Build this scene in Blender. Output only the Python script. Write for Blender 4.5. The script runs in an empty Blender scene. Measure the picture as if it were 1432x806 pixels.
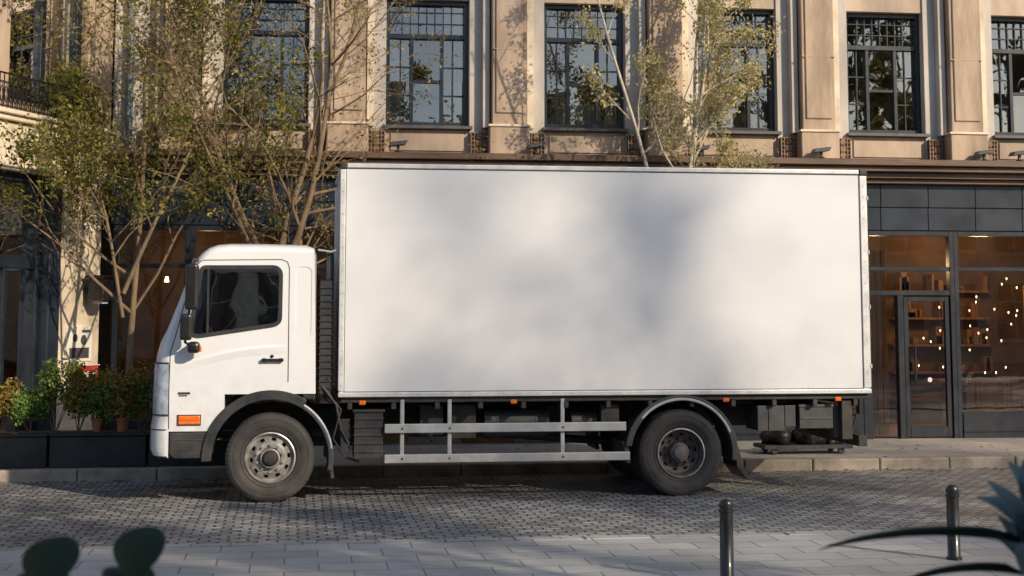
import bpy, bmesh, math, random
from mathutils import Vector, Matrix, Quaternion
R=math.radians
scene=bpy.context.scene
COL=scene.collection

# ---------------------------------------------------------------- materials
def newmat(name):
    m=bpy.data.materials.new(name); m.use_nodes=True
    nt=m.node_tree; nt.nodes.clear()
    out=nt.nodes.new('ShaderNodeOutputMaterial')
    return m,nt,out
def N(nt,t,**kw):
    n=nt.nodes.new(t)
    for k,v in kw.items(): setattr(n,k,v)
    return n
def pmat(name,col,rough=0.5,metal=0.0,nscale=3.0,namt=0.15,bscale=40.0,bstr=0.0,bdist=0.01,stretch=(1,1,1),coat=0.0,spec=0.5,col2=None,rvar=0.1,bdetail=4,dirt=None):
    m,nt,out=newmat(name)
    b=N(nt,'ShaderNodeBsdfPrincipled')
    tc=N(nt,'ShaderNodeTexCoord'); mp=N(nt,'ShaderNodeMapping'); mp.inputs['Scale'].default_value=stretch
    nt.links.new(tc.outputs['Object'],mp.inputs['Vector'])
    no=N(nt,'ShaderNodeTexNoise'); no.inputs['Scale'].default_value=nscale; no.inputs['Detail'].default_value=8; no.inputs['Roughness'].default_value=0.62
    nt.links.new(mp.outputs[0],no.inputs['Vector'])
    cr=N(nt,'ShaderNodeValToRGB')
    c2=col2 if col2 else tuple(min(1,c*(1+namt)) for c in col)
    c1=tuple(c*(1-namt) for c in col)
    cr.color_ramp.elements[0].position=0.32; cr.color_ramp.elements[0].color=(*c1,1)
    cr.color_ramp.elements[1].position=0.68; cr.color_ramp.elements[1].color=(*c2,1)
    nt.links.new(no.outputs['Fac'],cr.inputs['Fac']); csock=cr.outputs[0]
    if dirt:   # (z_low,z_high,colour,amount): road grime that thins out with height
        zl,zh,dc,am=dirt
        sp=N(nt,'ShaderNodeSeparateXYZ'); nt.links.new(tc.outputs['Object'],sp.inputs[0])
        mz=N(nt,'ShaderNodeMapRange'); mz.inputs['From Min'].default_value=zl; mz.inputs['From Max'].default_value=zh; mz.inputs['To Min'].default_value=am; mz.inputs['To Max'].default_value=0.02
        nt.links.new(sp.outputs['Z'],mz.inputs['Value'])
        dn=N(nt,'ShaderNodeTexNoise'); dn.inputs['Scale'].default_value=5; dn.inputs['Detail'].default_value=9; dn.inputs['Roughness'].default_value=.7
        nt.links.new(tc.outputs['Object'],dn.inputs['Vector'])
        dm=N(nt,'ShaderNodeMapRange'); dm.inputs['From Min'].default_value=.35; dm.inputs['From Max'].default_value=.75; nt.links.new(dn.outputs['Fac'],dm.inputs['Value'])
        ml=N(nt,'ShaderNodeMath',operation='MULTIPLY'); nt.links.new(mz.outputs[0],ml.inputs[0]); nt.links.new(dm.outputs[0],ml.inputs[1])
        mxx=N(nt,'ShaderNodeMix',data_type='RGBA'); nt.links.new(ml.outputs[0],mxx.inputs['Factor']); nt.links.new(csock,mxx.inputs[6]); mxx.inputs[7].default_value=(*dc,1)
        csock=mxx.outputs[2]
    nt.links.new(csock,b.inputs['Base Color'])
    mr=N(nt,'ShaderNodeMapRange'); mr.inputs['To Min'].default_value=max(0.02,rough-rvar); mr.inputs['To Max'].default_value=min(1,rough+rvar)
    nt.links.new(no.outputs['Fac'],mr.inputs['Value']); nt.links.new(mr.outputs[0],b.inputs['Roughness'])
    b.inputs['Metallic'].default_value=metal
    b.inputs['Coat Weight'].default_value=coat; b.inputs['Coat Roughness'].default_value=0.08
    b.inputs['Specular IOR Level'].default_value=spec
    if bstr>0:
        n2=N(nt,'ShaderNodeTexNoise'); n2.inputs['Scale'].default_value=bscale; n2.inputs['Detail'].default_value=bdetail
        nt.links.new(mp.outputs[0],n2.inputs['Vector'])
        bp=N(nt,'ShaderNodeBump'); bp.inputs['Strength'].default_value=bstr; bp.inputs['Distance'].default_value=bdist
        nt.links.new(n2.outputs['Fac'],bp.inputs['Height']); nt.links.new(bp.outputs[0],b.inputs['Normal'])
    nt.links.new(b.outputs[0],out.inputs[0])
    return m
def brickmat(name,c1,c2,mortar,bw,rh,ms,rough,distort=0.01,bump=0.6,bdist=0.01,rot=0.0,offset=0.5,big=0.25):
    m,nt,out=newmat(name)
    b=N(nt,'ShaderNodeBsdfPrincipled')
    tc=N(nt,'ShaderNodeTexCoord'); mp=N(nt,'ShaderNodeMapping'); mp.inputs['Rotation'].default_value=(0,0,rot)
    nt.links.new(tc.outputs['Object'],mp.inputs[0])
    wob=N(nt,'ShaderNodeTexNoise'); wob.inputs['Scale'].default_value=2.2; wob.inputs['Detail'].default_value=4
    nt.links.new(mp.outputs[0],wob.inputs['Vector'])
    ms_=N(nt,'ShaderNodeVectorMath',operation='MULTIPLY_ADD')
    ms_.inputs[1].default_value=(distort,distort,0)
    nt.links.new(wob.outputs['Color'],ms_.inputs[0]); nt.links.new(mp.outputs[0],ms_.inputs[2])
    br=N(nt,'ShaderNodeTexBrick'); br.offset=offset
    br.inputs['Scale'].default_value=1; br.inputs['Brick Width'].default_value=bw; br.inputs['Row Height'].default_value=rh
    br.inputs['Mortar Size'].default_value=ms; br.inputs['Mortar Smooth'].default_value=0.6
    br.inputs['Color1'].default_value=(*c1,1); br.inputs['Color2'].default_value=(*c2,1); br.inputs['Mortar'].default_value=(*mortar,1)
    nt.links.new(ms_.outputs[0],br.inputs['Vector'])
    nb=N(nt,'ShaderNodeTexNoise'); nb.inputs['Scale'].default_value=0.7; nb.inputs['Detail'].default_value=7; nb.inputs['Roughness'].default_value=0.65
    nt.links.new(tc.outputs['Object'],nb.inputs['Vector'])
    mr=N(nt,'ShaderNodeMapRange'); mr.inputs['From Min'].default_value=0.3; mr.inputs['From Max'].default_value=0.7
    mr.inputs['To Min'].default_value=1-big; mr.inputs['To Max'].default_value=1+big
    nt.links.new(nb.outputs['Fac'],mr.inputs['Value'])
    mx=N(nt,'ShaderNodeVectorMath',operation='SCALE')
    nt.links.new(br.outputs['Color'],mx.inputs[0]); nt.links.new(mr.outputs[0],mx.inputs['Scale'])
    nt.links.new(mx.outputs[0],b.inputs['Base Color'])
    nf=N(nt,'ShaderNodeTexNoise'); nf.inputs['Scale'].default_value=24; nf.inputs['Detail'].default_value=5
    nt.links.new(tc.outputs['Object'],nf.inputs['Vector'])
    ma=N(nt,'ShaderNodeMath',operation='MULTIPLY_ADD'); ma.inputs[1].default_value=-1.0
    nt.links.new(br.outputs['Fac'],ma.inputs[0])
    mm=N(nt,'ShaderNodeMath',operation='MULTIPLY'); mm.inputs[1].default_value=0.7
    nt.links.new(nf.outputs['Fac'],mm.inputs[0]); nt.links.new(mm.outputs[0],ma.inputs[2])
    bp=N(nt,'ShaderNodeBump'); bp.inputs['Strength'].default_value=bump; bp.inputs['Distance'].default_value=bdist
    nt.links.new(ma.outputs[0],bp.inputs['Height']); nt.links.new(bp.outputs[0],b.inputs['Normal'])
    mr2=N(nt,'ShaderNodeMapRange'); mr2.inputs['To Min'].default_value=rough-0.15; mr2.inputs['To Max'].default_value=rough+0.15
    nt.links.new(nb.outputs['Fac'],mr2.inputs['Value']); nt.links.new(mr2.outputs[0],b.inputs['Roughness'])
    nt.links.new(b.outputs[0],out.inputs[0])
    return m
def glassmat(name,tint=(0.75,0.8,0.82),base=0.07,rough=0.0,wav=0.02):
    m,nt,out=newmat(name)
    tr=N(nt,'ShaderNodeBsdfTransparent'); tr.inputs[0].default_value=(*tint,1)
    gl=N(nt,'ShaderNodeBsdfGlossy'); gl.inputs['Roughness'].default_value=rough; gl.inputs[0].default_value=(0.95,0.97,1,1)
    fr=N(nt,'ShaderNodeFresnel'); fr.inputs[0].default_value=1.5
    ad=N(nt,'ShaderNodeMath',operation='ADD'); ad.inputs[1].default_value=base; ad.use_clamp=True
    nt.links.new(fr.outputs[0],ad.inputs[0])
    no=N(nt,'ShaderNodeTexNoise'); no.inputs['Scale'].default_value=1.3; tc=N(nt,'ShaderNodeTexCoord'); nt.links.new(tc.outputs['Object'],no.inputs['Vector'])
    bp=N(nt,'ShaderNodeBump'); bp.inputs['Strength'].default_value=wav*10; bp.inputs['Distance'].default_value=0.02
    nt.links.new(no.outputs['Fac'],bp.inputs['Height']); nt.links.new(bp.outputs[0],gl.inputs['Normal'])
    mx=N(nt,'ShaderNodeMixShader'); nt.links.new(ad.outputs[0],mx.inputs[0]); nt.links.new(tr.outputs[0],mx.inputs[1]); nt.links.new(gl.outputs[0],mx.inputs[2])
    nt.links.new(mx.outputs[0],out.inputs[0]); return m
def leafmat(name,ca,cb,cc,trans=0.45):
    m,nt,out=newmat(name)
    g=N(nt,'ShaderNodeNewGeometry'); cr=N(nt,'ShaderNodeValToRGB')
    e=cr.color_ramp.elements; e[0].color=(*ca,1); e[1].color=(*cc,1); x=e.new(0.55); x.color=(*cb,1)
    nt.links.new(g.outputs['Random Per Island'],cr.inputs[0])
    d=N(nt,'ShaderNodeBsdfPrincipled'); d.inputs['Roughness'].default_value=0.5; d.inputs['Specular IOR Level'].default_value=0.3
    t=N(nt,'ShaderNodeBsdfTranslucent'); mx=N(nt,'ShaderNodeMixShader'); mx.inputs[0].default_value=trans
    nt.links.new(cr.outputs[0],d.inputs['Base Color']); nt.links.new(cr.outputs[0],t.inputs[0])
    nt.links.new(d.outputs[0],mx.inputs[1]); nt.links.new(t.outputs[0],mx.inputs[2]); nt.links.new(mx.outputs[0],out.inputs[0]); return m
def emis(name,col,s):
    m,nt,out=newmat(name); e=N(nt,'ShaderNodeEmission'); e.inputs[0].default_value=(*col,1); e.inputs[1].default_value=s
    nt.links.new(e.outputs[0],out.inputs[0]); return m
GR=(.20,.17,.14)
M={}
M['stone']=pmat('limestone',(0.40,0.315,0.245),0.8,nscale=1.6,namt=0.35,bscale=30,bstr=0.35,bdist=0.01,stretch=(1,1,0.35))
M['stone_b']=pmat('limestone_brown',(0.36,0.255,0.18),0.7,nscale=1.3,namt=0.5,bscale=26,bstr=0.35,bdist=0.01,stretch=(1.6,1,0.35),col2=(.52,.40,.30))
M['stone_g']=pmat('limestone_grey',(0.45,0.42,0.39),0.8,nscale=1.5,namt=0.3,bscale=30,bstr=0.3,bdist=0.01,stretch=(1,1,0.35))
M['cream']=pmat('cream_stone',(0.62,0.53,0.41),0.75,nscale=2.2,namt=0.25,bscale=30,bstr=0.3,bdist=0.01)
M['bronze']=pmat('bronze_cornice',(0.11,0.064,0.042),0.45,nscale=2,namt=0.45,bscale=20,bstr=0.15,stretch=(0.4,1,2))
M['ornament']=pmat('ornament_brown',(0.20,0.12,0.07),0.6,nscale=8,namt=0.4,bscale=30,bstr=0.3)
M['navy']=pmat('navy_panel',(0.016,0.024,0.038),0.30,nscale=2,namt=0.3,bscale=8,bstr=0.03)
M['frame']=pmat('dark_window_frame',(0.012,0.017,0.026),0.35,nscale=5,namt=0.3)
M['sill']=pmat('zinc_sill',(0.08,0.08,0.085),0.5,nscale=5,namt=0.3)
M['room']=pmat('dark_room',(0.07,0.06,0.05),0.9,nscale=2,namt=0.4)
M['shopwall']=pmat('shop_wall',(0.22,0.125,0.06),0.8,nscale=1.2,namt=0.5)
M['wood']=pmat('brown_wood',(0.30,0.15,0.055),0.5,nscale=3,namt=0.4,stretch=(6,1,0.6))
M['curtain']=pmat('curtain',(0.46,0.43,0.38),0.9,nscale=2,namt=0.4,stretch=(14,1,0.3))
M['glass']=glassmat('window_glass',base=0.13,wav=0.014)
M['shopglass']=glassmat('shop_glass',tint=(0.88,0.88,0.86),base=0.06,wav=0.006)
M['cabglass']=glassmat('cab_glass',tint=(0.5,0.55,0.55),base=0.24,wav=0.03)
M['cobble']=brickmat('cobblestone',(0.13,0.138,0.15),(0.315,0.32,0.33),(0.035,0.034,0.033),0.17,0.118,0.013,0.42,distort=0.06,bump=1.0,bdist=0.03,big=0.4)
M['slab']=brickmat('paving_slabs',(0.24,0.26,0.27),(0.34,0.35,0.355),(0.08,0.08,0.08),0.52,0.34,0.008,0.55,distort=0.004,bump=0.5,bdist=0.006,big=0.25)
M['walk']=brickmat('sidewalk_paving',(0.29,0.275,0.255),(0.37,0.345,0.315),(0.10,0.095,0.09),0.6,0.4,0.008,0.65,distort=0.004,bump=0.4,bdist=0.006,big=0.25)
M['kerb']=pmat('kerb_granite',(0.30,0.26,0.215),0.65,nscale=3,namt=0.4,bscale=50,bstr=0.5,bdist=0.006)
M['ground']=pmat('ground_asphalt',(0.06,0.06,0.06),0.85,nscale=1,namt=0.3,bscale=60,bstr=0.4)
M['white']=pmat('white_paint',(0.72,0.75,0.79),0.30,nscale=1.2,namt=0.03,bscale=0.9,bstr=0.05,bdist=0.02,coat=0.6,rvar=0.05,dirt=(.45,1.5,GR,.5))
M['panel']=pmat('box_panel',(0.72,0.745,0.785),0.30,nscale=0.8,namt=0.035,bscale=0.55,bstr=0.4,bdist=0.07,stretch=(0.7,1,1.6),coat=0.35,rvar=0.08,bdetail=1,dirt=(1.0,2.2,GR,.12))
M['alu']=pmat('aluminium',(0.68,0.70,0.72),0.38,metal=0.3,nscale=6,namt=0.15,bscale=60,bstr=0.1)
M['rail']=pmat('grey_rail',(0.42,0.45,0.48),0.42,metal=0.3,nscale=4,namt=0.2,bscale=60,bstr=0.1,dirt=(.3,1.0,GR,.7))
M['plastic']=pmat('black_plastic',(0.022,0.025,0.030),0.5,nscale=5,namt=0.35,bscale=160,bstr=0.15,dirt=(.2,1.3,GR,.25))
M['fender']=pmat('grey_fender',(0.042,0.048,0.056),0.42,nscale=4,namt=0.3,bscale=120,bstr=0.1,dirt=(.2,1.3,GR,.3))
M['chassis']=pmat('chassis_dark',(0.032,0.030,0.028),0.6,nscale=6,namt=0.5,bscale=40,bstr=0.3,dirt=(.2,1.2,GR,.3))
M['rust']=pmat('tank_rust',(0.16,0.10,0.06),0.6,nscale=5,namt=0.5,bscale=30,bstr=0.3)
M['tyre']=pmat('tyre_rubber',(0.030,0.030,0.032),0.75,nscale=5,namt=0.35,bscale=60,bstr=0.25,bdist=0.004,dirt=(.0,.95,GR,.22))
M['rim']=pmat('steel_rim',(0.44,0.43,0.42),0.40,metal=0.6,nscale=9,namt=0.4,bscale=40,bstr=0.2,dirt=(.2,.8,GR,.4))
M['rimd']=pmat('steel_rim_dusty',(0.15,0.135,0.13),0.6,metal=0.3,nscale=9,namt=0.4,bscale=40,bstr=0.3)
M['hub']=pmat('hub_dark',(0.05,0.045,0.04),0.5,metal=0.4,nscale=12,namt=0.5)
M['rivet']=pmat('rivet_zinc',(0.30,0.30,0.31),0.45,metal=0.6,nscale=12,namt=0.3)
M['orange']=pmat('orange_lens',(0.75,0.16,0.02),0.2,nscale=30,namt=0.2,coat=0.6)
M['red']=pmat('red_enamel',(0.48,0.04,0.03),0.4,nscale=8,namt=0.3)
M['lens']=pmat('headlight_lens',(0.42,0.50,0.58),0.10,nscale=14,namt=0.35,coat=1.0)
M['seat']=pmat('seat_fabric',(0.16,0.16,0.16),0.9,nscale=12,namt=0.3)
M['black']=pmat('black_metal',(0.012,0.012,0.014),0.35,nscale=8,namt=0.3,coat=0.3)
M['bag']=pmat('black_bag',(0.015,0.015,0.016),0.35,nscale=8,namt=0.3,bscale=14,bstr=0.9,bdist=.03)
M['bark']=pmat('bark',(0.17,0.12,0.075),0.85,nscale=14,namt=0.4,bscale=50,bstr=0.6,stretch=(1,1,0.25))
M['barkp']=pmat('pale_bark',(0.42,0.37,0.29),0.8,nscale=12,namt=0.4,bscale=50,bstr=0.5,stretch=(1,1,0.5))
M['leafA']=leafmat('leaf_olive',(0.06,0.085,0.018),(0.16,0.165,0.035),(0.38,0.31,0.08),.5)
M['leafB']=leafmat('leaf_yellow_green',(0.16,0.14,0.04),(0.34,0.28,0.09),(0.58,0.46,0.18),.5)
M['leafC']=leafmat('leaf_pale',(0.30,0.27,0.12),(0.52,0.46,0.22),(0.72,0.65,0.38),.5)
M['shrub1']=leafmat('shrub_green',(0.04,0.075,0.018),(0.10,0.16,0.035),(0.23,0.27,0.06),0.35)
M['shrub2']=leafmat('shrub_golden',(0.14,0.11,0.025),(0.28,0.21,0.05),(0.48,0.34,0.08),0.35)
M['shrub3']=leafmat('shrub_grass',(0.05,0.11,0.03),(0.12,0.24,0.05),(0.26,0.38,0.10),0.35)
M['bigleaf']=leafmat('broad_leaf',(0.005,0.012,0.007),(0.008,0.019,0.010),(0.012,0.028,0.012),0.04)
M['paleleaf']=leafmat('pale_blue_leaf',(0.07,0.13,0.14),(0.13,0.20,0.22),(0.22,0.30,0.31),0.2)
M['litter']=leafmat('fallen_leaf',(0.10,0.06,0.02),(0.20,0.13,0.04),(0.32,0.22,0.07),0.1)
M['soil']=pmat('soil',(0.05,0.035,0.02),0.95,nscale=12,namt=0.5,bscale=30,bstr=0.8)
M['terracotta']=pmat('terracotta',(0.28,0.10,0.05),0.8,nscale=6,namt=0.3)
M['planter']=pmat('planter_dark',(0.02,0.024,0.024),0.6,nscale=3,namt=0.5,bscale=20,bstr=0.1)
M['poster']=pmat('poster_paper',(0.66,0.64,0.60),0.7,nscale=3,namt=0.15)
M['ink']=pmat('poster_ink',(0.05,0.05,0.05),0.7,nscale=3,namt=0.15)
M['bulb']=emis('warm_bulb',(1.0,0.60,0.25),9.0)
M['bluepipe']=pmat('blue_grey_pipe',(0.12,0.17,0.22),0.5,nscale=4,namt=0.25)
M['concrete']=pmat('pale_concrete',(0.42,0.40,0.38),0.8,nscale=8,namt=0.2,bscale=40,bstr=0.4)

# ---------------------------------------------------------------- helpers
def empty(name,parent=None):
    e=bpy.data.objects.new(name,None); COL.objects.link(e); e.empty_display_size=0.3
    if parent: e.parent=parent
    return e
def mkobj(name,verts,faces,mat,parent=None,smooth=False,bevel=0,sharp=None,segs=1):
    me=bpy.data.meshes.new(name); me.from_pydata([tuple(v) for v in verts],[],faces); me.validate(); me.update()
    ob=bpy.data.objects.new(name,me); COL.objects.link(ob)
    if mat: me.materials.append(mat)
    if parent: ob.parent=parent
    if smooth or sharp: setsmooth(me,sharp)
    if bevel:
        b=ob.modifiers.new('b','BEVEL'); b.width=bevel; b.segments=segs; b.limit_method='ANGLE'; b.angle_limit=R(40)
    return ob
def setsmooth(me,ang=None):
    bm=bmesh.new(); bm.from_mesh(me)
    bmesh.ops.recalc_face_normals(bm,faces=bm.faces)
    for f in bm.faces: f.smooth=True
    if ang:
        for e in bm.edges:
            if len(e.link_faces)==2 and e.calc_face_angle(0)>R(ang): e.smooth=False
    bm.to_mesh(me); bm.free()
class MB:
    def __init__(s,T=None): s.v=[]; s.f=[]; s.T=T or (lambda x,y,z:(x,y,z))
    def box(s,x0,x1,y0,y1,z0,z1):
        if x0>x1:x0,x1=x1,x0
        if y0>y1:y0,y1=y1,y0
        b=len(s.v)
        for z in (z0,z1):
            for x,y in ((x0,y0),(x1,y0),(x1,y1),(x0,y1)): s.v.append(s.T(x,y,z))
        for f in ((0,3,2,1),(4,5,6,7),(0,1,5,4),(1,2,6,5),(2,3,7,6),(3,0,4,7)): s.f.append(tuple(b+i for i in f))
        return s
    def quad(s,a,b_,c,d):
        b=len(s.v); s.v+= [s.T(*a),s.T(*b_),s.T(*c),s.T(*d)]; s.f.append((b,b+1,b+2,b+3)); return s
    def cyl(s,p0,p1,r0,r1=None,n=12,cap=True):
        if r1 is None:r1=r0
        p0=Vector(p0);p1=Vector(p1);d=(p1-p0).normalized()
        a=d.orthogonal().normalized(); c=d.cross(a); b=len(s.v)
        for p,r in ((p0,r0),(p1,r1)):
            for i in range(n):
                t=2*math.pi*i/n; q=p+a*math.cos(t)*r+c*math.sin(t)*r; s.v.append(s.T(*q))
        for i in range(n):
            j=(i+1)%n; s.f.append((b+i,b+j,b+n+j,b+n+i))
        if cap:
            s.f.append(tuple(b+i for i in reversed(range(n)))); s.f.append(tuple(b+n+i for i in range(n)))
        return s
    def prism(s,pts,y0,y1):
        n=len(pts); b=len(s.v)
        for y in (y0,y1):
            for x,z in pts: s.v.append(s.T(x,y,z))
        s.f.append(tuple(b+i for i in range(n))); s.f.append(tuple(b+n+i for i in reversed(range(n))))
        for i in range(n):
            j=(i+1)%n; s.f.append((b+i,b+n+i,b+n+j,b+j))
        return s
    def obj(s,name,mat,parent=None,bevel=0,smooth=None,segs=1):
        return mkobj(name,s.v,s.f,mat,parent,bevel=bevel,sharp=smooth,segs=segs)
def lathe(name,prof,center,mat,parent,n=48,flip=1,skip=None,sharp=35):
    v=[];f=[];cx,cy,cz=center
    for r,y in prof:
        for i in range(n):
            t=2*math.pi*i/n; v.append((cx+r*math.cos(t),cy+y*flip,cz+r*math.sin(t)))
    for k in range(len(prof)-1):
        for i in range(n):
            if skip and skip(k,i): continue
            j=(i+1)%n; f.append((k*n+i,k*n+j,(k+1)*n+j,(k+1)*n+i))
    return mkobj(name,v,f,mat,parent,sharp=sharp)
def tube(name,pts,r,mat,parent,cyclic=False,res=2):
    cu=bpy.data.curves.new(name,'CURVE'); cu.dimensions='3D'; cu.bevel_depth=r; cu.bevel_resolution=res
    sp=cu.splines.new('POLY'); sp.points.add(len(pts)-1)
    for p,q in zip(sp.points,pts): p.co=(*q,1)
    sp.use_cyclic_u=cyclic; cu.materials.append(mat)
    o=bpy.data.objects.new(name,cu); COL.objects.link(o)
    if parent:o.parent=parent
    return o
def rounded(pts,r,n=4):
    out=[];m=len(pts)
    for i in range(m):
        p=Vector(pts[i]);a=Vector(pts[i-1]);b=Vector(pts[(i+1)%m])
        da=(a-p);db=(b-p); ra=min(r,da.length*0.45); rb=min(r,db.length*0.45)
        A=p+da.normalized()*ra; B=p+db.normalized()*rb
        for k in range(n+1):
            t=k/n; q=A*(1-t)**2+p*2*t*(1-t)+B*t*t; out.append((q.x,q.y))
    return out

# ---------------------------------------------------------------- ground, road, pavements
mkobj('ground',[(-300,-300,0),(300,-300,0),(300,300,0),(-300,300,0)],[(0,1,2,3)],M['ground'])
mkobj('road',[(-120,-2.9,0.004),(120,-2.9,0.004),(120,2.5,0.004),(-120,2.5,0.004)],[(0,1,2,3)],M['cobble'])
MB().box(-120,120,-40,-3.10,-0.05,0.03).obj('near_pavement',M['slab'])
MB().box(-120,120,2.62,6.2,-0.05,0.13).obj('far_pavement',M['walk'])
random.seed(3)
k=MB(); x=-40
while x<45:
    L=0.9+random.uniform(-.05,.05); k.box(x+.006,x+L-.006,2.42+random.uniform(-.006,.006),2.615,-0.05,0.145+random.uniform(-.004,.004)); x+=L
k.obj('far_kerb',M['kerb'],bevel=0.018,segs=2)
k=MB(); x=-40
while x<45:
    L=0.6; k.box(x+.005,x+L-.005,-3.095,-2.93,-0.05,0.034+random.uniform(-.003,.003)); x+=L
k.obj('near_kerb',M['slab'],bevel=0.01)

# ---------------------------------------------------------------- main stone building
B=empty('stone_building')
WC=[-2.75+2.3*i for i in range(0,8)]
HW=0.60; XL,XR=-4.85,15.2
stone=MB(); grey=MB(); brown=MB(); fr=MB(); gl=MB(); room=MB(); cur=MB(); crm=MB(); sil=MB(); grv=MB()
rows=[(4.63,6.48),(7.75,9.6)]
ZT=11.4
edges=[XL]+[e for c in WC for e in (c-HW,c+HW)]+[XR]
for i in range(0,len(edges),2):
    grey.box(edges[i],edges[i+1],5.5,5.95,4.20,ZT)
for c in WC:
    z=4.20
    for (a,b) in rows:
        stone.box(c-HW,c+HW,5.53,5.95,z,a-0.05)
        sil.box(c-HW-0.04,c+HW+0.04,5.42,5.9,a-0.048,a)       # sill
        z=b
    stone.box(c-HW,c+HW,5.53,5.95,z,ZT)
    stone.box(c-HW+0.07,c+HW-0.07,5.505,5.53,4.27,4.52)
    for (a,b) in rows:
        y0,y1=5.70,5.78
        fr.box(c-HW,c-HW+.06,y0-.06,y1,a,b); fr.box(c+HW-.06,c+HW,y0-.06,y1,a,b)
        fr.box(c-HW+.06,c+HW-.06,y0-.06,y1,a,a+.07); fr.box(c-HW+.06,c+HW-.06,y0-.06,y1,b-.06,b)
        tz=a+(b-a)*0.70
        fr.box(c-HW+.06,c+HW-.06,y0-.03,y1,tz,tz+.065)
        for q in (-0.22,0.22): fr.box(c+q-.024,c+q+.024,y0-.015,y1,a+.07,tz)
        fr.box(c-.19,c+.19,y0+.0,y1-.01,a+(tz-a)*.52-.02,a+(tz-a)*.52+.02)
        for q in (-0.38,0.38): fr.box(c+q-.008,c+q+.008,y0+.01,y1-.01,a+.07,tz)
        for q in (0.36,0.68):
            fr.box(c-HW+.06,c-.245,y0+.014,y1-.014,a+(tz-a)*q-.009,a+(tz-a)*q+.009); fr.box(c+.245,c+HW-.06,y0+.014,y1-.014,a+(tz-a)*q-.009,a+(tz-a)*q+.009)
        for q in (-0.36,-0.24,-0.12,0,0.12,0.24,0.36,): fr.box(c+q-.007,c+q+.007,y0+.01,y1-.01,tz+.065,b-.06)
        for q in (0.40,0.70): fr.box(c-HW+.06,c+HW-.06,y0+.014,y1-.014,tz+(b-tz)*q,tz+(b-tz)*q+.013)
        cols=[-HW+.06,-.22,.22,HW-.06]
        for ci in range(3):
            for (pa,pb) in ((a+.05,a+(tz-a)*.52),(a+(tz-a)*.52,tz),(tz,b-.04)):
                d=[random.uniform(-.008,.008) for _ in range(3)]
                gl.quad((c+cols[ci],y0+.04+d[0],pa),(c+cols[ci+1],y0+.04+d[1],pa),(c+cols[ci+1],y0+.04+d[1]+d[2],pb),(c+cols[ci],y0+.04+d[0]+d[2],pb))
        for side in (-1,1):
            if random.random()<0.75:
                w=random.uniform(.12,.34); x0=c+side*(HW-.02)
                for q in range(int(w/0.03)):
                    xx=x0-side*q*0.03
                    cur.box(min(xx,xx-side*.028),max(xx,xx-side*.028),6.02+0.02*(q%2),6.03+0.02*(q%2),a+random.uniform(0,.02),b)
        if random.random()<0.6: cur.box(c-.2,c+.35,6.3,6.35,a+.1,a+random.uniform(.4,.8))
PX=[-3.9+2.3*i for i in range(0,9)]
vent=MB(); ventb=MB()
for i,p in enumerate(PX):
    brown.box(p-.25,p+.25,5.24,5.5,4.62,ZT)
    brown.box(p-.20,p+.20,5.215,5.24,4.80,ZT-.2)
    for zz in (5.72,7.3,8.9): grv.box(p-.252,p+.252,5.212,5.3,zz,zz+.009)
    crm.box(p+.27,p+.37,5.36,5.5,4.60,ZT); grey.box(p-.37,p-.27,5.36,5.497,4.60,ZT)  # grazing sun painted as a cream right strip, shade as a grey left one
    brown.box(p-.29,p+.29,5.19,5.5,4.20,4.60)
    crm.box(p-.31,p+.31,5.17,5.5,4.60,4.635)
    for sx in (-1,1):
        xa=p+sx*.30; xb=p+sx*.53
        x0,x1=min(xa,xb),max(xa,xb)
        ventb.box(x0,x1,5.42,5.495,4.22,4.54)
        for q in range(6):
            t=q/5
            vent.box(x0+(x1-x0)*t-.007,x0+(x1-x0)*t+.007,5.395,5.42,4.22,4.54)
            vent.box(x0,x1,5.40,5.418,4.225+.3*t,4.24+.3*t)
        for q in range(3):
            vent.cyl(((x0+x1)/2,5.39,4.28+.1*q),((x0+x1)/2,5.42,4.28+.1*q),.045,n=8)
grey.obj('grey_wall',M['stone_g'],B,bevel=0.006); stone.obj('spandrels',M['stone'],B,bevel=0.006)
brown.obj('pilasters',M['stone_b'],B,bevel=0.012); crm.obj('sunlit_strips_and_caps',M['cream'],B,bevel=0.006)
sil.obj('window_sills',M['sill'],B,bevel=.005); grv.obj('pilaster_joints',M['stone'],B)
fr.obj('window_frames',M['frame'],B); gl.obj('window_glass',M['glass'],B); cur.obj('curtains',M['curtain'],B)
vent.obj('ornament_grilles',M['ornament'],B); ventb.obj('ornament_backs',M['hub'],B)
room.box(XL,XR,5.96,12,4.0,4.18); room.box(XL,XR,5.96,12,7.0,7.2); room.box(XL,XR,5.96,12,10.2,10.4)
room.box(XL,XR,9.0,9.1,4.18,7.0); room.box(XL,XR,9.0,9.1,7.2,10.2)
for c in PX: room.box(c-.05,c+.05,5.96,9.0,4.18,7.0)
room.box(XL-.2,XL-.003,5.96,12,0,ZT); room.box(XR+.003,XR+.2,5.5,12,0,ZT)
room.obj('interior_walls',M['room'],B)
rf=MB(); rf.box(XL-.2,XR+.2,5.0,12,ZT,ZT+.35); rf.box(XL-.2,XR+.2,5.15,12,ZT+.35,ZT+.6); rf.obj('roof_cornice',M['stone'],B,bevel=.02)
co=MB(); co.box(XL+.02,XR,4.98,5.5,4.10,4.195); co.box(XL+.02,XR,5.06,5.5,4.02,4.097); co.box(XL+.02,XR,5.18,5.5,3.93,4.017); co.box(XL+.02,XR,5.26,5.5,3.86,3.927)
co.obj('shop_cornice',M['bronze'],B,bevel=.01)
fa=MB(); x=XL+.02
while x<XR-.1:
    L=min(0.74,XR-x); fa.box(x+.004,x+L-.004,5.38,5.5,3.52,3.855); fa.box(x+.004,x+L-.004,5.40,5.5,3.18,3.512); x+=L
fa.box(XL+.02,XR,5.43,5.9,3.17,3.86)
fa.obj('fascia_panels',M['navy'],B,bevel=.004)
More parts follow.
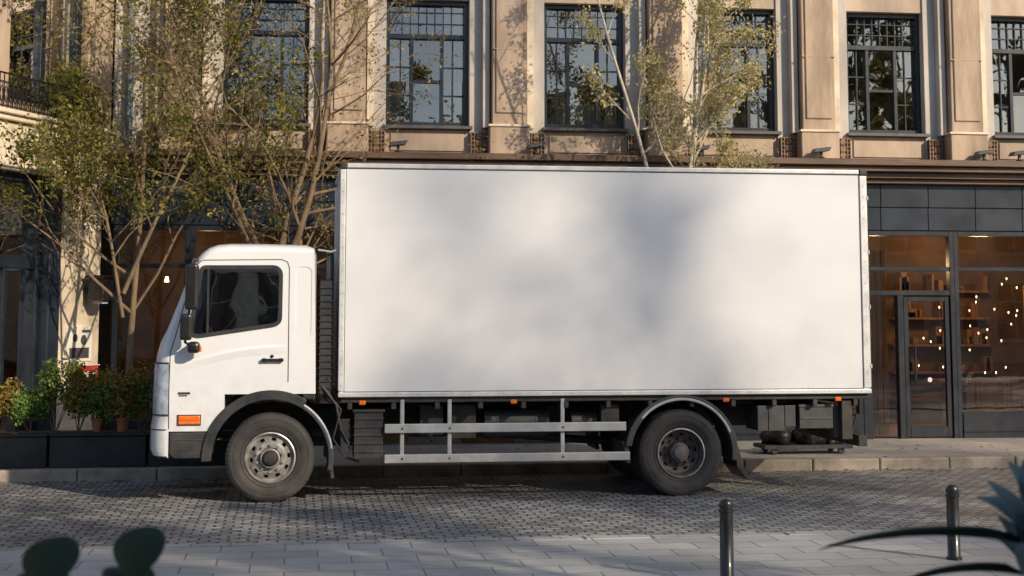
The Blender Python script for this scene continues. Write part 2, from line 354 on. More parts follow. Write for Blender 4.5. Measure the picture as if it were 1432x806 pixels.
sf=MB(); sg=MB(); sw=MB(); si=MB()
def shop_bay(x0,x1,door=None):
    z0,z1=.13,3.17
    sf.box(x0,x0+.07,5.42,5.55,z0,z1); sf.box(x1-.07,x1,5.42,5.55,z0,z1)
    sf.box(x0+.07,x1-.07,5.42,5.55,z1-.07,z1)
    sf.box(x0+.07,x1-.07,5.43,5.54,2.58,2.64)
    if door:
        sf.box(x0+.07,x1-.07,5.43,5.54,2.22,2.29)
        m=door
        sf.box(m-.045,m+.045,5.42,5.55,z0,2.22)
        sf.box(m+.06,m+.13,5.45,5.52,.15,2.2); sf.box(x1-.15,x1-.08,5.45,5.52,.15,2.2)
        sf.box(m+.13,x1-.15,5.45,5.52,2.13,2.2); sf.box(m+.13,x1-.15,5.45,5.52,.15,.3)
        sf.cyl((m+.19,5.38,.95),(m+.19,5.38,1.5),.014); sf.cyl((m+.19,5.38,1.0),(m+.19,5.46,1.0),.01); sf.cyl((m+.19,5.38,1.45),(m+.19,5.46,1.45),.01)
        sg.quad((x0+.06,5.485,.16),(m-.04,5.485,.16),(m-.04,5.485,2.23),(x0+.06,5.485,2.23))
        sg.quad((m+.12,5.485,.29),(x1-.14,5.485,.29),(x1-.14,5.485,2.14),(m+.12,5.485,2.14))
        sg.quad((x0+.06,5.487,2.28),(x1-.06,5.487,2.28),(x1-.06,5.487,2.59),(x0+.06,5.487,2.59))
    else:
        sf.box(x0+.07,x1-.07,5.40,5.56,z0,.50)
        sf.box(x0+.07,x1-.07,5.38,5.40,.22,.24)
        sg.quad((x0+.06,5.485,.49),(x1-.06,5.485,.49),(x1-.06,5.485,2.59),(x0+.06,5.485,2.59))
    sg.quad((x0+.06,5.488,2.63),(x1-.06,5.488,2.63),(x1-.06,5.488,3.12),(x0+.06,5.488,3.12))
shop_bay(-4.78,-3.75); shop_bay(-3.75,-2.4); shop_bay(-2.4,-1.0); shop_bay(-.8,1.4); shop_bay(1.4,3.6); shop_bay(3.8,5.95)
shop_bay(6.02,7.40,door=6.55); shop_bay(7.40,9.6); shop_bay(9.8,12.2); shop_bay(12.2,15.1)
for a,b in ((-1.0,-.8),(3.6,3.8),(5.95,6.02),(9.6,9.8),(15.1,15.2)): sf.box(a,b,5.41,5.7,.13,3.17)
sf.obj('shopfront_frames',M['frame'],B,bevel=.004); sg.obj('shop_glass',M['shopglass'],B)
si.box(XL,XR,8.6,8.7,.13,4.0); si.box(XL,XR,5.56,8.6,3.6,3.65); si.box(1.0,1.1,5.6,8.6,.13,3.6); si.box(10.4,10.5,5.6,8.6,.13,3.6)
si.obj('shop_interior_walls',M['shopwall'],B)
w=MB(); w.box(XL,XR,5.57,8.6,.10,.14)
for i in range(5): w.box(6.09+.10*i,6.165+.10*i,6.0,6.04,.14,2.9)
for i in range(5): w.box(7.6,9.3,8.3,8.58,.5+.45*i,.54+.45*i)
w.box(7.9,9.2,7.2,7.8,.85,.9); w.box(8.0,8.06,7.3,7.36,.14,.85); w.box(9.05,9.11,7.3,7.36,.14,.85)
w.box(-4.6,-3.9,6.3,6.8,.14,1.1); w.box(-3.4,-2.6,6.4,6.45,.14,2.6); w.box(9.35,9.4,6.0,7.2,.14,2.4)
w.obj('shop_joinery',M['wood'],B,bevel=.004)
random.seed(77)
w=MB()
for i in range(60):
    xx=random.uniform(7.65,9.25); lv=random.randint(0,4); h_=random.uniform(.08,.3); w.box(xx,xx+random.uniform(.03,.12),8.32,8.5,.541+.45*lv,.541+.45*lv+h_)
for xx in (8.1,8.5,8.95): w.box(xx-.18,xx+.18,6.8,7.1,.45,.5); w.box(xx-.18,xx+.18,6.8,6.83,.5,.95); w.box(xx-.17,xx-.14,6.82,6.85,.14,.45); w.box(xx+.14,xx+.17,6.82,6.85,.14,.45)
w.obj('shop_goods_and_chairs',M['wood'],B)
# white flowers in a vase just inside the window
rndf=random.Random(6); v=[];f=[]
w=MB(); w.cyl((7.66,5.85,.5),(7.66,5.85,.78),.05,.07,n=14)
w.box(7.5,8.1,5.7,6.1,.46,.50)
for i in range(9): w.cyl((7.66,5.85,.75),(7.66+rndf.uniform(-.17,.17),5.85+rndf.uniform(-.1,.1),1.05+rndf.uniform(-.1,.16)),.004,n=5)
w.obj('vase_and_stems',M['planter'],B)
for i in range(260):
    k_=rndf.choice(((-.13,.0,.98),(.0,.0,1.12),(.12,.02,1.02),(.05,-.04,.92),(-.05,.03,1.05)))
    q=Quaternion((rndf.gauss(0,1),rndf.gauss(0,1),rndf.gauss(0,1),rndf.gauss(0,1))).normalized(); cpt=Vector((7.66+k_[0]+rndf.gauss(0,.028),5.85+k_[1]+rndf.gauss(0,.028),k_[2]+rndf.gauss(0,.028))); b=len(v)
    for p_ in ((-1,0,0),(0,-.6,.1),(1,0,0),(0,.6,.1)): v.append(tuple(cpt+q@(Vector(p_)*.018)))
    f.append((b,b+1,b+2,b+3))
mkobj('white_flowers',v,f,M['poster'],B)
bl=MB()
random.seed(11)
for s in range(5):
    za=2.50-.30*s; yy=5.9+.3*s
    pts=[]
    for i in range(15):
        t=i/14; xx=7.5+2.0*t+random.uniform(-.05,.05); zz=za-.22*math.sin(math.pi*((t*2+.3*s)%1))+random.uniform(-.07,.07)
        pts.append((xx,yy,zz))
        if random.random()<.6:
            bl.cyl((xx,yy,zz-.030),(xx,yy,zz-.01),.007,.010,n=8); bl.cyl((xx,yy,zz-.042),(xx,yy,zz-.030),.003,.007,n=8)
    tube('string_light_wire',pts,.003,M['black'],B,res=0)
bl.obj('string_light_bulbs',M['bulb'],B)
pe=MB()
for xx in (7.0,4.6,2.9,-3.1,-4.2): pe.cyl((xx,7.2,2.42),(xx,7.2,2.50),.035,.02,n=10)
pe.obj('pendant_bulbs',M['bulb'],B)
# added fill lights that brighten the shop interiors
for i,(lx,ly,lz,pw) in enumerate(((8.5,6.9,2.75,38),(6.7,6.9,2.7,26),(-3.6,7.2,2.55,14))):
    pl=bpy.data.lights.new('shop_fill_light','POINT'); pl.energy=pw; pl.color=(1,.62,.30); pl.shadow_soft_size=.12
    po_=bpy.data.objects.new('shop_fill_light',pl); COL.objects.link(po_); po_.location=(lx,ly,lz); po_.parent=B
for xx in (1.05,-.9,3.45,5.25,7.75,8.3):
    f=MB(); f.prism([(xx-.14,4.27),(xx+.10,4.30),(xx+.13,4.36),(xx-.11,4.33)],4.95,5.12); f.box(xx-.02,xx+.02,5.02,5.06,4.197,4.29); f.cyl((xx,5.04,4.20),(xx,5.04,4.215),.05)
    f.obj('cornice_floodlight',M['fender'],B,bevel=.006)
tube('downpipe',[(-4.62,5.42,4.3),(-4.62,5.42,11.3)],.05,M['bluepipe'],B)
MB().cyl((7.0,5.478,.98),(7.0,5.482,.98),.035,n=20).obj('door_sticker',M['poster'],B)

# ---------------------------------------------------------------- corner building (chamfered) at the left
CB=empty('corner_building')
ang=R(25); A=Vector((-4.87,5.45,0)); e1=Vector((-math.sin(ang),-math.cos(ang),0)); nn=Vector((math.cos(ang),-math.sin(ang),0))
def T(s,n,z):
    p=A+e1*s+nn*n; return (p.x,p.y,z)
LW=2.75
cr=MB(T); dk=MB(T); br=MB(T); g=MB(T); fm=MB(T); rm=MB(T); iron=MB(T); ct=MB(T)
cr.box(.15,1.15,-.4,0,.1,3.72); cr.box(.10,1.20,0,.035,.13,.5); cr.box(.12,1.18,0,.03,3.3,3.40)
dk.box(1.16,1.42,-.4,.04,.1,3.72)
cr.box(0,LW,-.4,.05,3.73,4.32); cr.box(0,LW,-.4,.12,4.33,4.40); cr.box(0,LW,-.4,.17,4.40,4.46); cr.box(0,LW,.05,.09,3.76,3.84)
br.box(.02,.62,-.4,.02,4.46,11); br.box(.1,.5,.02,.05,4.6,11)
br.box(.62,LW,-.4,.0,4.46,4.62); br.box(.62,LW,-.4,0,7.3,11); br.box(2.35,LW,-.4,0,4.62,7.3)
fm.box(.62,.74,-.22,-.10,4.62,7.3); fm.box(2.23,2.35,-.22,-.10,4.62,7.3); fm.box(.74,2.23,-.22,-.10,4.62,4.74); fm.box(1.45,1.55,-.22,-.1,4.74,7.3); fm.box(.74,2.23,-.2,-.11,6.3,6.38)
g.quad((.7,-.16,4.7),(2.3,-.16,4.7),(2.3,-.16,7.3),(.7,-.16,7.3))
for q in range(14):
    ct.box(.8+.028*q,.826+.028*q,-.40-.02*(q%2),-.38-.02*(q%2),4.7,7.3)
    ct.box(1.9+.028*q,1.926+.028*q,-.40-.02*(q%2),-.38-.02*(q%2),4.7,7.3)
iron.box(.6,LW,.13,.15,4.88,4.90); iron.box(.6,LW,.135,.148,4.48,4.495); iron.box(.6,LW,.135,.148,4.78,4.79)
for q in range(24):
    s=.62+.092*q; iron.box(s-.006,s+.006,.136,.147,4.47,4.88)
    for k2 in range(10):
        a0=k2/10*2*math.pi; a1=(k2+1)/10*2*math.pi
        iron.cyl((s+.046+.034*math.cos(a0),.141,4.63+.10*math.sin(a0)),(s+.046+.034*math.cos(a1),.141,4.63+.10*math.sin(a1)),.006,n=4,cap=False)
fm.box(1.43,1.50,-.25,-.1,.1,3.72); fm.box(1.5,LW,-.25,-.1,2.52,2.68); fm.box(1.5,LW,-.25,-.1,3.62,3.72); fm.box(2.1,2.17,-.24,-.11,.1,2.52); fm.box(1.5,LW,-.25,-.08,.1,.3)
g.quad((1.46,-.18,.3),(LW,-.18,.3),(LW,-.18,3.65),(1.46,-.18,3.65))
rm.box(0.0,LW,-3,-2.9,0,11); rm.box(0,.1,-3,-.41,0,11); rm.box(0,LW,-2.9,-.41,3.75,4.0); rm.box(0.1,LW,-2.9,-.41,7.5,7.6)
ct.box(1.9,2.05,-.5,-.45,.3,2.5); ct.box(2.3,2.5,-.8,-.75,.3,2.2)
cr.obj('cream_piers_and_band',M['cream'],CB,bevel=.012); dk.obj('dark_pilaster',M['navy'],CB,bevel=.01); br.obj('upper_wall',M['stone_b'],CB,bevel=.01)
fm.obj('frames',M['frame'],CB,bevel=.004); g.obj('glass',M['glass'],CB); rm.obj('rooms',M['shopwall'],CB); iron.obj('balcony_railing',M['black'],CB); ct.obj('curtains',M['curtain'],CB)
P2=A+e1*LW
m=MB(); xs=[P2.x-2.2*i for i in range(8)]
m.box(-24,P2.x,P2.y,P2.y+.4,7.3,11); m.box(-24,P2.x,P2.y,P2.y+.4,3.73,4.62); m.box(-24,P2.x,P2.y-.1,P2.y,4.3,4.45)
for x_ in xs: m.box(x_-.7,x_,P2.y,P2.y+.4,.1,3.73); m.box(x_-.7,x_,P2.y,P2.y+.4,4.62,7.3)
m.obj('street_wall',M['stone'],CB,bevel=.01)
MB().box(-24,P2.x-.7,P2.y+.2,P2.y+.25,.1,3.73).box(-24,P2.x-.7,P2.y+.2,P2.y+.25,4.62,7.3).obj('street_windows',M['navy'],CB)
MB().box(-24,P2.x-1,P2.y+.45,12,0,11).box(-24,XL-.3,P2.y-.1,12,11.003,11.4).obj('rear_mass',M['stone_b'],CB)
ln=empty('wall_lantern')
l=MB(T); l.box(.36,.62,.10,.34,2.12,2.42); l.box(.40,.58,.0,.10,2.2,2.3); l.box(.33,.65,.07,.37,2.42,2.46); l.obj('housing',M['black'],ln,bevel=.01)
l=MB(T); l.box(.42,.56,.15,.29,2.085,2.118); l.obj('diffuser',M['poster'],ln)
po=empty('wall_poster')
l=MB(T); l.box(.35,.95,.002,.02,1.32,1.78); l.obj('paper',M['poster'],po)
l=MB(T)
l.box(.42,.88,.021,.0225,1.36,1.50)
l.cyl((.55,.0205,1.60),(.55,.0225,1.60),.07,n=16); l.cyl((.75,.0205,1.63),(.75,.0225,1.63),.055,n=16); l.box(.40,.60,.0235,.0245,1.70,1.735)
l.obj('print',M['ink'],po)
pb=empty('red_post_box')
l=MB(T); l.box(.38,.82,.0,.16,1.06,1.26); l.obj('body',M['red'],pb,bevel=.015)
l=MB(T); l.box(.37,.83,.0,.17,1.262,1.275); l.box(.45,.75,.161,.168,1.12,1.19); l.obj('lid_and_plate',M['poster'],pb,bevel=.003)

# ---------------------------------------------------------------- opposite side of the street (seen only in reflections)
O=empty('opposite_building')
ob=MB(); og=MB(); ow=MB()
random.seed(19); x=-45
while x<50:
    L=random.uniform(6,10); hh=random.choice((7.0,8.2,9.5,10.6)); ob.box(x,x+L,-40,-30,0,hh); ob.box(x-.1,x+L+.1,-30.0,-29.6,hh-.35,hh)
    nb_=int(L/2.2)
    for i in range(nb_):
        for z in (1,4.4,7.6):
            if z+2.3<hh-.3:
                xx=x+.5+i*2.2; og.box(xx,xx+1.3,-29.99,-29.9,z,z+2.1); ow.box(xx-.12,xx+1.42,-29.95,-29.75,z-.15,z); ow.box(xx+.62,xx+.68,-29.92,-29.85,z,z+2.1); ow.box(xx,xx+1.3,-29.93,-29.86,z+1.3,z+1.36)
    x+=L
ob.obj('walls',M['cream'],O); og.obj('windows',M['navy'],O); ow.obj('sills',M['cream'],O)

# ---------------------------------------------------------------- trees
def addleaf(v,f,c,size,rnd,asp=0.55):
    q=Quaternion((rnd.gauss(0,1),rnd.gauss(0,1),rnd.gauss(0,1),rnd.gauss(0,1))).normalized()
    s=size*rnd.uniform(.6,1.25); b=len(v)
    for p in ((-1,0,0),(-.1,-asp,.12),(1,0,-.1),(-.1,asp,.12)): v.append(tuple(c+q@(Vector(p)*s*.5)))
    f.append((b,b+1,b+2,b+3))
def make_tree(name,base,stems,seed,wood,leaf,nleaf,lsize,maxlvl=3,sig=.10,kids=(4,6),up=.06,wob=.16,minleafz=0,ratio=(.42,.62),kids0=4,power=2):
    rnd=random.Random(seed); E=empty(name); wv=[];wf=[];tips=[]
    def tubep(pts,rad,sides):
        b=len(wv)
        for i,p in enumerate(pts):
            d=(pts[min(i+1,len(pts)-1)]-pts[max(i-1,0)]).normalized(); a=d.orthogonal().normalized(); c=d.cross(a)
            for k in range(sides):
                t=2*math.pi*k/sides; wv.append(tuple(p+(a*math.cos(t)+c*math.sin(t))*rad[i]))
        for i in range(len(pts)-1):
            for k in range(sides):
                j=(k+1)%sides; wf.append((b+i*sides+k,b+i*sides+j,b+(i+1)*sides+j,b+(i+1)*sides+k))
    def grow(p,d,L,r,lvl,clear):
        n=7 if lvl==0 else 5; pts=[p.copy()];rad=[r];ds=[d.copy()]
        for i in range(n):
            d=(d+Vector((rnd.gauss(0,wob),rnd.gauss(0,wob),rnd.gauss(0,wob)*.6))*(.5 if lvl==0 else 1)+Vector((0,0,up))).normalized()
            p=p+d*L/n; pts.append(p.copy()); rad.append(r*(1-.72*(i+1)/n)); ds.append(d.copy())
        tubep(pts,rad,8 if lvl==0 else (6 if lvl==1 else 4))
        if lvl<maxlvl:
            nk=rnd.randint(*kids)+(kids0 if lvl==0 else 0)
            for q in range(nk):
                t=rnd.uniform(clear,1.0) if lvl==0 else rnd.uniform(.2,1)
                i=min(int(t*n),n-1); ft=t*n-i; pp=pts[i].lerp(pts[i+1],ft); dd=ds[i]
                ax=dd.orthogonal().normalized(); ax.rotate(Quaternion(dd,rnd.uniform(0,2*math.pi)))
                nd=dd.copy(); nd.rotate(Quaternion(ax,R(rnd.uniform(28,62))))
                grow(pp,nd,L*rnd.uniform(*ratio)*(1.15-.5*t),max(.003,rad[i]*.55),lvl+1,0)
        if lvl>=maxlvl-1:
            for q in pts[1:]: tips.append(q)
    for (off,d,L,r,clear) in stems: grow(Vector(base)+Vector(off),Vector(d).normalized(),L,r,0,clear)
    mkobj('trunk_and_branches',wv,wf,wood,E,sharp=60)
    lv=[];lf=[]; tips=[t for t in tips if t.z>minleafz]
    wts=[rnd.random()**power+.05 for _ in tips]
    for t in rnd.choices(tips,wts,k=nleaf):
        addleaf(lv,lf,t+Vector((rnd.gauss(0,sig),rnd.gauss(0,sig),rnd.gauss(0,sig))),lsize,rnd)
    mkobj('foliage',lv,lf,leaf,E)
    return E
def plant_copy(E,x,y,rot,s=1.0):
    c=bpy.data.objects.new(E.name.split('.')[0],None); COL.objects.link(c); c.location=(x,y,0); c.rotation_euler=(0,0,rot); c.scale=(s,s,s)
    for ch in E.children:
        k_=bpy.data.objects.new(ch.name.split('.')[0],ch.data); COL.objects.link(k_); k_.parent=c
    return c
make_tree('street_tree',(-4.42,3.45,.1),[((0,0,0),(.03,0,1),5.6,.05,.33),((.0,0,2.1),(.28,.1,1),3.6,.03,.1),((.0,0,1.8),(-.25,0,1),3.0,.025,.2)],21,M['bark'],M['leafA'],16000,.068,sig=.08,minleafz=1.7,power=3)
make_tree('street_tree',(-2.50,4.0,.1),[((0,0,0),(-.02,0,1),3.2,.075,.6),((-.02,0,2.1),(-.38,.05,1),4.2,.05,.1),((.02,0,2.3),(.42,0,1),4.2,.05,.1),((0,0,2.6),(.08,.1,1),4.0,.045,.1),((0,0,2.0),(-.75,.0,1),3.4,.035,.2)],8,M['bark'],M['leafB'],5500,.055,sig=.06,minleafz=2.3,up=.03,power=3)
make_tree('street_tree',(2.85,4.1,.1),[((0,0,0),(.04,0,1),3.8,.06,.7),((.0,0,2.6),(-.40,.0,1),4.4,.035,.15),((.05,0,2.8),(.10,0,1),4.2,.035,.1),((.1,0,2.9),(.03,0,1),4.0,.035,.1),((.1,0,2.8),(.2,.05,1),3.8,.03,.1)],31,M['barkp'],M['leafC'],12500,.060,sig=.07,minleafz=3.2,maxlvl=3,ratio=(.22,.34),up=.12,power=3)
nt1=make_tree('street_tree',(0,0,.03),[((0,0,0),(0,0,1),6.8,.14,.5)],50,M['bark'],M['leafB'],6000,.15,sig=.16,minleafz=3.5,kids=(4,5),kids0=7,ratio=(.34,.5))
nt1.location=(6.4,-12.6,0)
for (x_,y_,rz,s_) in ((2.4,-12.6,1.1,.95),(-9,-22,.5,1.3),(-1,-24,2.0,1.35),(9,-24.5,3.0,1.25),(18,-24,4.0,1.35)): plant_copy(nt1,x_,y_,rz,s_)
tp=make_tree('unseen_shade_tree',(0,0,0),[((0,0,0),(0,0,1),33,.5,.35),((0,0,10),(.15,.05,1),20,.25,.1),((0,0,10),(-.12,.05,1),19,.25,.1)],71,M['bark'],M['leafA'],3400,.40,sig=.5,minleafz=9,kids=(4,5),kids0=9,ratio=(.17,.26),power=2)  # added trees out of view, placed to cast soft shade on box and facade
tp.location=(34.5,-43,0)
for (x_,y_,rz,s_) in ((43,-41,1.3,.96),(27.0,-44,2.6,.90),(20,-47,5.0,.9)): plant_copy(tp,x_,y_,rz,s_)

# shrubs and planter
PL=empty('street_planter')
p=MB()
x=-8.6
while x<-3.95:
    p.box(x,x+1.12,2.72,3.14,.13,.50); p.box(x-.01,x+1.13,2.70,3.16,.50,.53); x+=1.15
p.obj('boxes',M['planter'],PL,bevel=.01)
MB().box(-8.55,-4.05,2.76,3.10,.531,.545).obj('soil',M['soil'],PL)
def shrub(c,rad,n,size,mat,seed,name='shrub'):
    rnd=random.Random(seed); v=[];f=[]
    cl=[(Vector((rnd.uniform(-1,1)*rad[0]*.75,rnd.uniform(-1,1)*rad[1]*.75,rnd.uniform(-.2,1)*rad[2]*.75)),rnd.uniform(.3,.55)) for _ in range(12)]
    for i in range(n):
        o,s=rnd.choice(cl); d=Vector((rnd.gauss(0,1),rnd.gauss(0,1),rnd.gauss(0,1))).normalized()*s*rnd.uniform(.6,1.1)
        q=Vector(c)+o+Vector((d.x*rad[0],d.y*rad[1],d.z*rad[2])); addleaf(v,f,q,size,rnd,.6)
    E=empty(name); mkobj('leaves',v,f,mat,E)
    st=MB()
    for i in range(7):
        o=rnd.choice(cl)[0]; st.cyl((c[0],c[1],.5),(c[0]+o.x,c[1]+o.y,c[2]+o.z),.008,.004,n=5)
    st.obj('stems',M['bark'],E)
sh=[(-6.6,.35,.30,'shrub1'),(-6.1,.32,.34,'shrub2'),(-5.72,.26,.34,'shrub2'),(-5.42,.24,.26,'shrub3'),(-5.12,.35,.46,'shrub1'),(-4.85,.28,.36,'shrub2'),(-4.62,.24,.32,'shrub3'),(-4.36,.30,.40,'shrub2'),(-4.12,.24,.36,'shrub1'),(-7.3,.4,.35,'shrub1'),(-8.1,.4,.3,'shrub2')]
for i,(x_,rx,rz,mt) in enumerate(sh):
    shrub((x_,2.92,.57+rz*.75),(rx,.26,rz),2200,.048,M[mt],100+i)
for x_ in (-4.62,-4.33):
    po_=empty('terracotta_pot'); l=MB(); l.cyl((x_,2.80,.545),(x_,2.80,.68),.045,.062,n=16); l.cyl((x_,2.80,.681),(x_,2.80,.705),.072,.072,n=16); l.obj('pot',M['terracotta'],po_,smooth=40)
rnd=random.Random(5); v=[];f=[]
for i in range(520):
    if rnd.random()<.55: x_,y_,z_=rnd.uniform(-7,9),2.40-abs(rnd.gauss(0,.16)),.012
    elif rnd.random()<.5: x_,y_,z_=rnd.uniform(-7,9),rnd.uniform(2.65,5.2),.138
    else: x_,y_,z_=rnd.uniform(-7,8),rnd.uniform(-2.8,2.2),.012
    a=rnd.uniform(0,6.28); s=rnd.uniform(.02,.04); b=len(v)
    for (px_,py_,pz_) in ((-1,0,.0),(0,-.5,.25),(1,0,.05),(0,.5,.3)):
        v.append((x_+s*(px_*math.cos(a)-py_*math.sin(a)),y_+s*(px_*math.sin(a)+py_*math.cos(a)),z_+s*pz_))
    f.append((b,b+1,b+2,b+3))
mkobj('fallen_leaves',v,f,M['litter'])

# ---------------------------------------------------------------- TRUCK
TK=empty('box_truck')
bx0,bx1,bz0,bz1,W=-1.835,3.985,1.08,3.54,2.30
MB().box(bx0+.02,bx1-.02,.012,W-.012,bz0+.03,bz1-.02).obj('cargo_box_panels',M['panel'],TK)
al=MB()
for (y0,y1) in ((0,.05),(W-.05,W)):
    al.box(bx0,bx0+.06,y0,y1,bz0+.06,bz1-.065); al.box(bx1-.085,bx1,y0,y1,bz0+.06,bz1-.065)
    al.box(bx0+.07,bx1-.09,y0-.004,y1,bz1-.050,bz1); al.box(bx0,bx1,y0-.006,y1,bz0,bz0+.052)
al.box(bx0,bx0+.02,.06,W-.06,bz1-.05,bz1-.002); al.box(bx1-.02,bx1+.002,.06,W-.06,bz1-.06,bz1-.002)
al.obj('aluminium_rails',M['alu'],TK,bevel=.012,segs=3)
sh_=MB(); sh_.box(bx0+.06,bx1-.085,.006,.012,bz1-.058,bz1-.051); sh_.box(bx0+.06,bx1-.085,.006,.012,bz0+.053,bz0+.059); sh_.box(bx0+.061,bx0+.066,.006,.012,bz0+.06,bz1-.06); sh_.box(bx1-.091,bx1-.086,.006,.012,bz0+.06,bz1-.06)
sh_.obj('panel_seal',M['chassis'],TK)
cp=MB()
for y0,y1 in ((-.008,.06),(W-.06,W+.008)):
    cp.box(bx0-.006,bx0+.068,y0,y1,bz1-.064,bz1+.006); cp.box(bx1-.088,bx1+.006,y0,y1,bz1-.064,bz1+.006)
cp.obj('corner_caps',M['plastic'],TK,bevel=.015,segs=3)
rv=MB()
z=bz0+.12
while z<bz1-.1:
    for xx in (bx0+.03,bx1-.045): rv.cyl((xx,-.003,z),(xx,.002,z),.006,n=8)
    z+=.12
x=bx0+.12
while x<bx1-.1:
    rv.cyl((x,-.009,bz0+.028),(x,-.004,bz0+.028),.005,n=8); x+=.18
rv.obj('rivets',M['rivet'],TK)
hg=MB()
for z in (1.35,2.0,2.6,3.2): hg.box(bx1-.01,bx1+.014,-.006,.03,z,z+.05)
hg.obj('door_hinges',M['rail'],TK,bevel=.006)
l=MB()
for x_ in (-1.58,.02,2.34,3.6): l.box(x_-.035,x_+.035,-.004,.02,1.0,1.045)
l.obj('side_marker_lamps',M['orange'],TK,bevel=.008)
c=MB()
c.box(bx0+.03,bx1-.02,.05,W-.05,1.02,1.078)
for i in range(13): c.box(bx0+.1+.46*i,bx0+.15+.46*i,.03,W-.03,.95,1.02)
for y in (.72,1.50):
    c.box(-3.4,3.95,y,y+.08,.70,.93)
for x_ in (-3.2,-1.9,-.6,.7,2.6,3.7): c.box(x_,x_+.08,.80,1.50,.74,.90)
c.box(3.86,3.96,.1,W-.1,.50,.62); c.box(3.80,3.86,.5,.58,.55,.95); c.box(3.80,3.86,1.7,1.78,.55,.95)
c.box(2.72,3.7,1.75,2.2,.62,.93)
c.box(3.66,3.78,.06,.12,.58,1.0)
c.cyl((-2.525,.3,.46),(-2.525,2.0,.46),.06); c.cyl((1.84,.3,.46),(1.84,2.0,.46),.08); c.cyl((1.84,1.05,.46),(1.84,1.25,.46),.2,.2)
c.cyl((1.84,1.15,.46),(-1.6,1.15,.72),.045)
for y in (.62,1.68):
    for k2 in range(4): c.prism([(-3.1+.12*k2,.60-.02*k2),(-1.95-.12*k2,.60-.02*k2),(-1.95-.12*k2,.62-.02*k2),(-3.1+.12*k2,.62-.02*k2)],y,y+.07)
    for k2 in range(5): c.prism([(1.1+.12*k2,.66-.02*k2),(2.6-.12*k2,.66-.02*k2),(2.6-.12*k2,.68-.02*k2),(1.1+.12*k2,.68-.02*k2)],y,y+.07)
c.obj('chassis_frame',M['chassis'],TK,bevel=.006)
c=MB(); c.box(2.72,3.02,.10,.55,.68,.95); c.box(3.04,3.16,.14,.5,.72,.95); c.box(3.20,3.58,.12,.6,.70,.94); c.box(3.19,3.59,.11,.61,.93,.96); c.box(2.84,2.88,.09,.10,.68,.95); c.box(3.22,3.56,.113,.12,.80,.82); c.box(3.6,3.66,.15,.3,.60,.94)
c.obj('tool_lockers',M['fender'],TK,bevel=.012,segs=2)
c=MB(); c.box(-1.66,-1.36,.06,.50,.44,.92); c.box(-1.68,-1.34,.04,.52,.92,.95)
for i in range(5): c.box(-1.665,-1.355,.048,.06,.50+.085*i,.53+.085*i)
c.box(-1.80,-1.70,.12,.4,.50,.85); c.box(-.95,-.70,.34,.68,.66,.98); c.box(-.64,-.35,.30,.68,.62,.98); c.box(1.0,1.2,.2,.5,.75,.98); c.obj('battery_box',M['plastic'],TK,bevel=.02,segs=2)
c=MB(); c.cyl((-.25,.45,.78),(.45,.45,.78),.15,n=24); c.cyl((.70,.42,.78),(.98,.42,.78),.12,n=24); c.cyl((-.3,1.85,.70),(.7,1.85,.70),.20,n=24)
for x_ in (-.12,.3): c.cyl((x_,.45,.78),(x_+.03,.45,.78),.157,n=24)
c.obj('air_tanks',M['fender'],TK,smooth=40)
c=MB(); c.cyl((-.4,1.3,.62),(.2,1.3,.62),.13,n=20); c.box(-1.55,-1.0,1.2,1.7,.5,.85); c.obj('exhaust_silencer',M['rust'],TK,smooth=40)
for q in range(4):
    tube('brake_line',[(-1.7,.66+.01*q,.9-.05*q),(-.9,.62,.84-.04*q),(-.3,.64,.6+.02*q),(.6,.66,.62+.05*q),(1.3,.66,.8)],.008,M['plastic'],TK,res=1)
for yy,s in ((.0,1),(W-.04,-1)):
    c=MB()
    c.box(-1.345,1.235,yy,yy+.035,.705,.80); c.box(-1.345,1.275,yy,yy+.035,.395,.485)
    for x_ in (-1.16,-.66,.55): c.box(x_-.022,x_+.022,yy+.036,yy+.07,.39,1.05)
    c.obj('side_guard',M['rail'],TK,bevel=.008,segs=2)
    c=MB()
    for x_ in (-1.16,-.66,.55):
        c.cyl((x_,yy-.006,.75),(x_,yy+.04,.75),.012,n=8); c.cyl((x_,yy-.006,.44),(x_,yy+.04,.44),.012,n=8)
    c.obj('side_guard_bolts',M['hub'],TK)
def tyre(cx,cy,flip=1):
    prof=[(.258,.035),(.27,.018),(.30,.008),(.305,.012),(.31,.006),(.36,0),(.385,.001),(.388,.006),(.395,.003),(.425,.012),(.445,.026),(.456,.045),(.46,.065)]
    for g_ in (.10,.135,.17): prof+=[(.46,g_-.006),(.448,g_-.005),(.448,g_+.005),(.46,g_+.006)]
    prof+=[(.46,.205),(.456,.225),(.44,.245),(.40,.262),(.33,.27),(.27,.25),(.258,.235)]
    lathe('tyre',prof,(cx,cy,.462),M['tyre'],TK,n=72,flip=flip,sharp=50)
    b=MB()
    for i in range(60):
        t=2*math.pi*i/60; c_,s_=math.cos(t),math.sin(t); tx,tz=-s_,c_
        for (ya,yb) in ((.030,.085),(.185,.24)):
            vs=[]
            for rr in (.445,.4635):
                for dt in (-.014,.014):
                    for yv in (ya,yb):
                        r2=rr-(0.010 if (rr>.45 and yv in (.030,.24)) else 0)
                        vs.append((cx+c_*r2+tx*dt,cy+yv*flip,.462+s_*r2+tz*dt))
            bb=len(b.v); b.v+=vs
            for f in ((0,1,3,2),(4,6,7,5),(0,4,5,1),(2,3,7,6),(0,2,6,4),(1,5,7,3)): b.f.append(tuple(bb+i2 for i2 in f))
    b.obj('tread_blocks',M['tyre'],TK)
def lugs(cx,cy,r,y,mat,flip,n=10,depth=.03):
    b=MB()
    for i in range(n):
        t=2*math.pi*(i+.5)/n; x_,z_=cx+r*math.cos(t),.462+r*math.sin(t)
        b.cyl((x_,cy+y*flip,z_),(x_,cy+(y-depth)*flip,z_),.016,.014,n=6)
    b.obj('wheel_nuts',mat,TK)
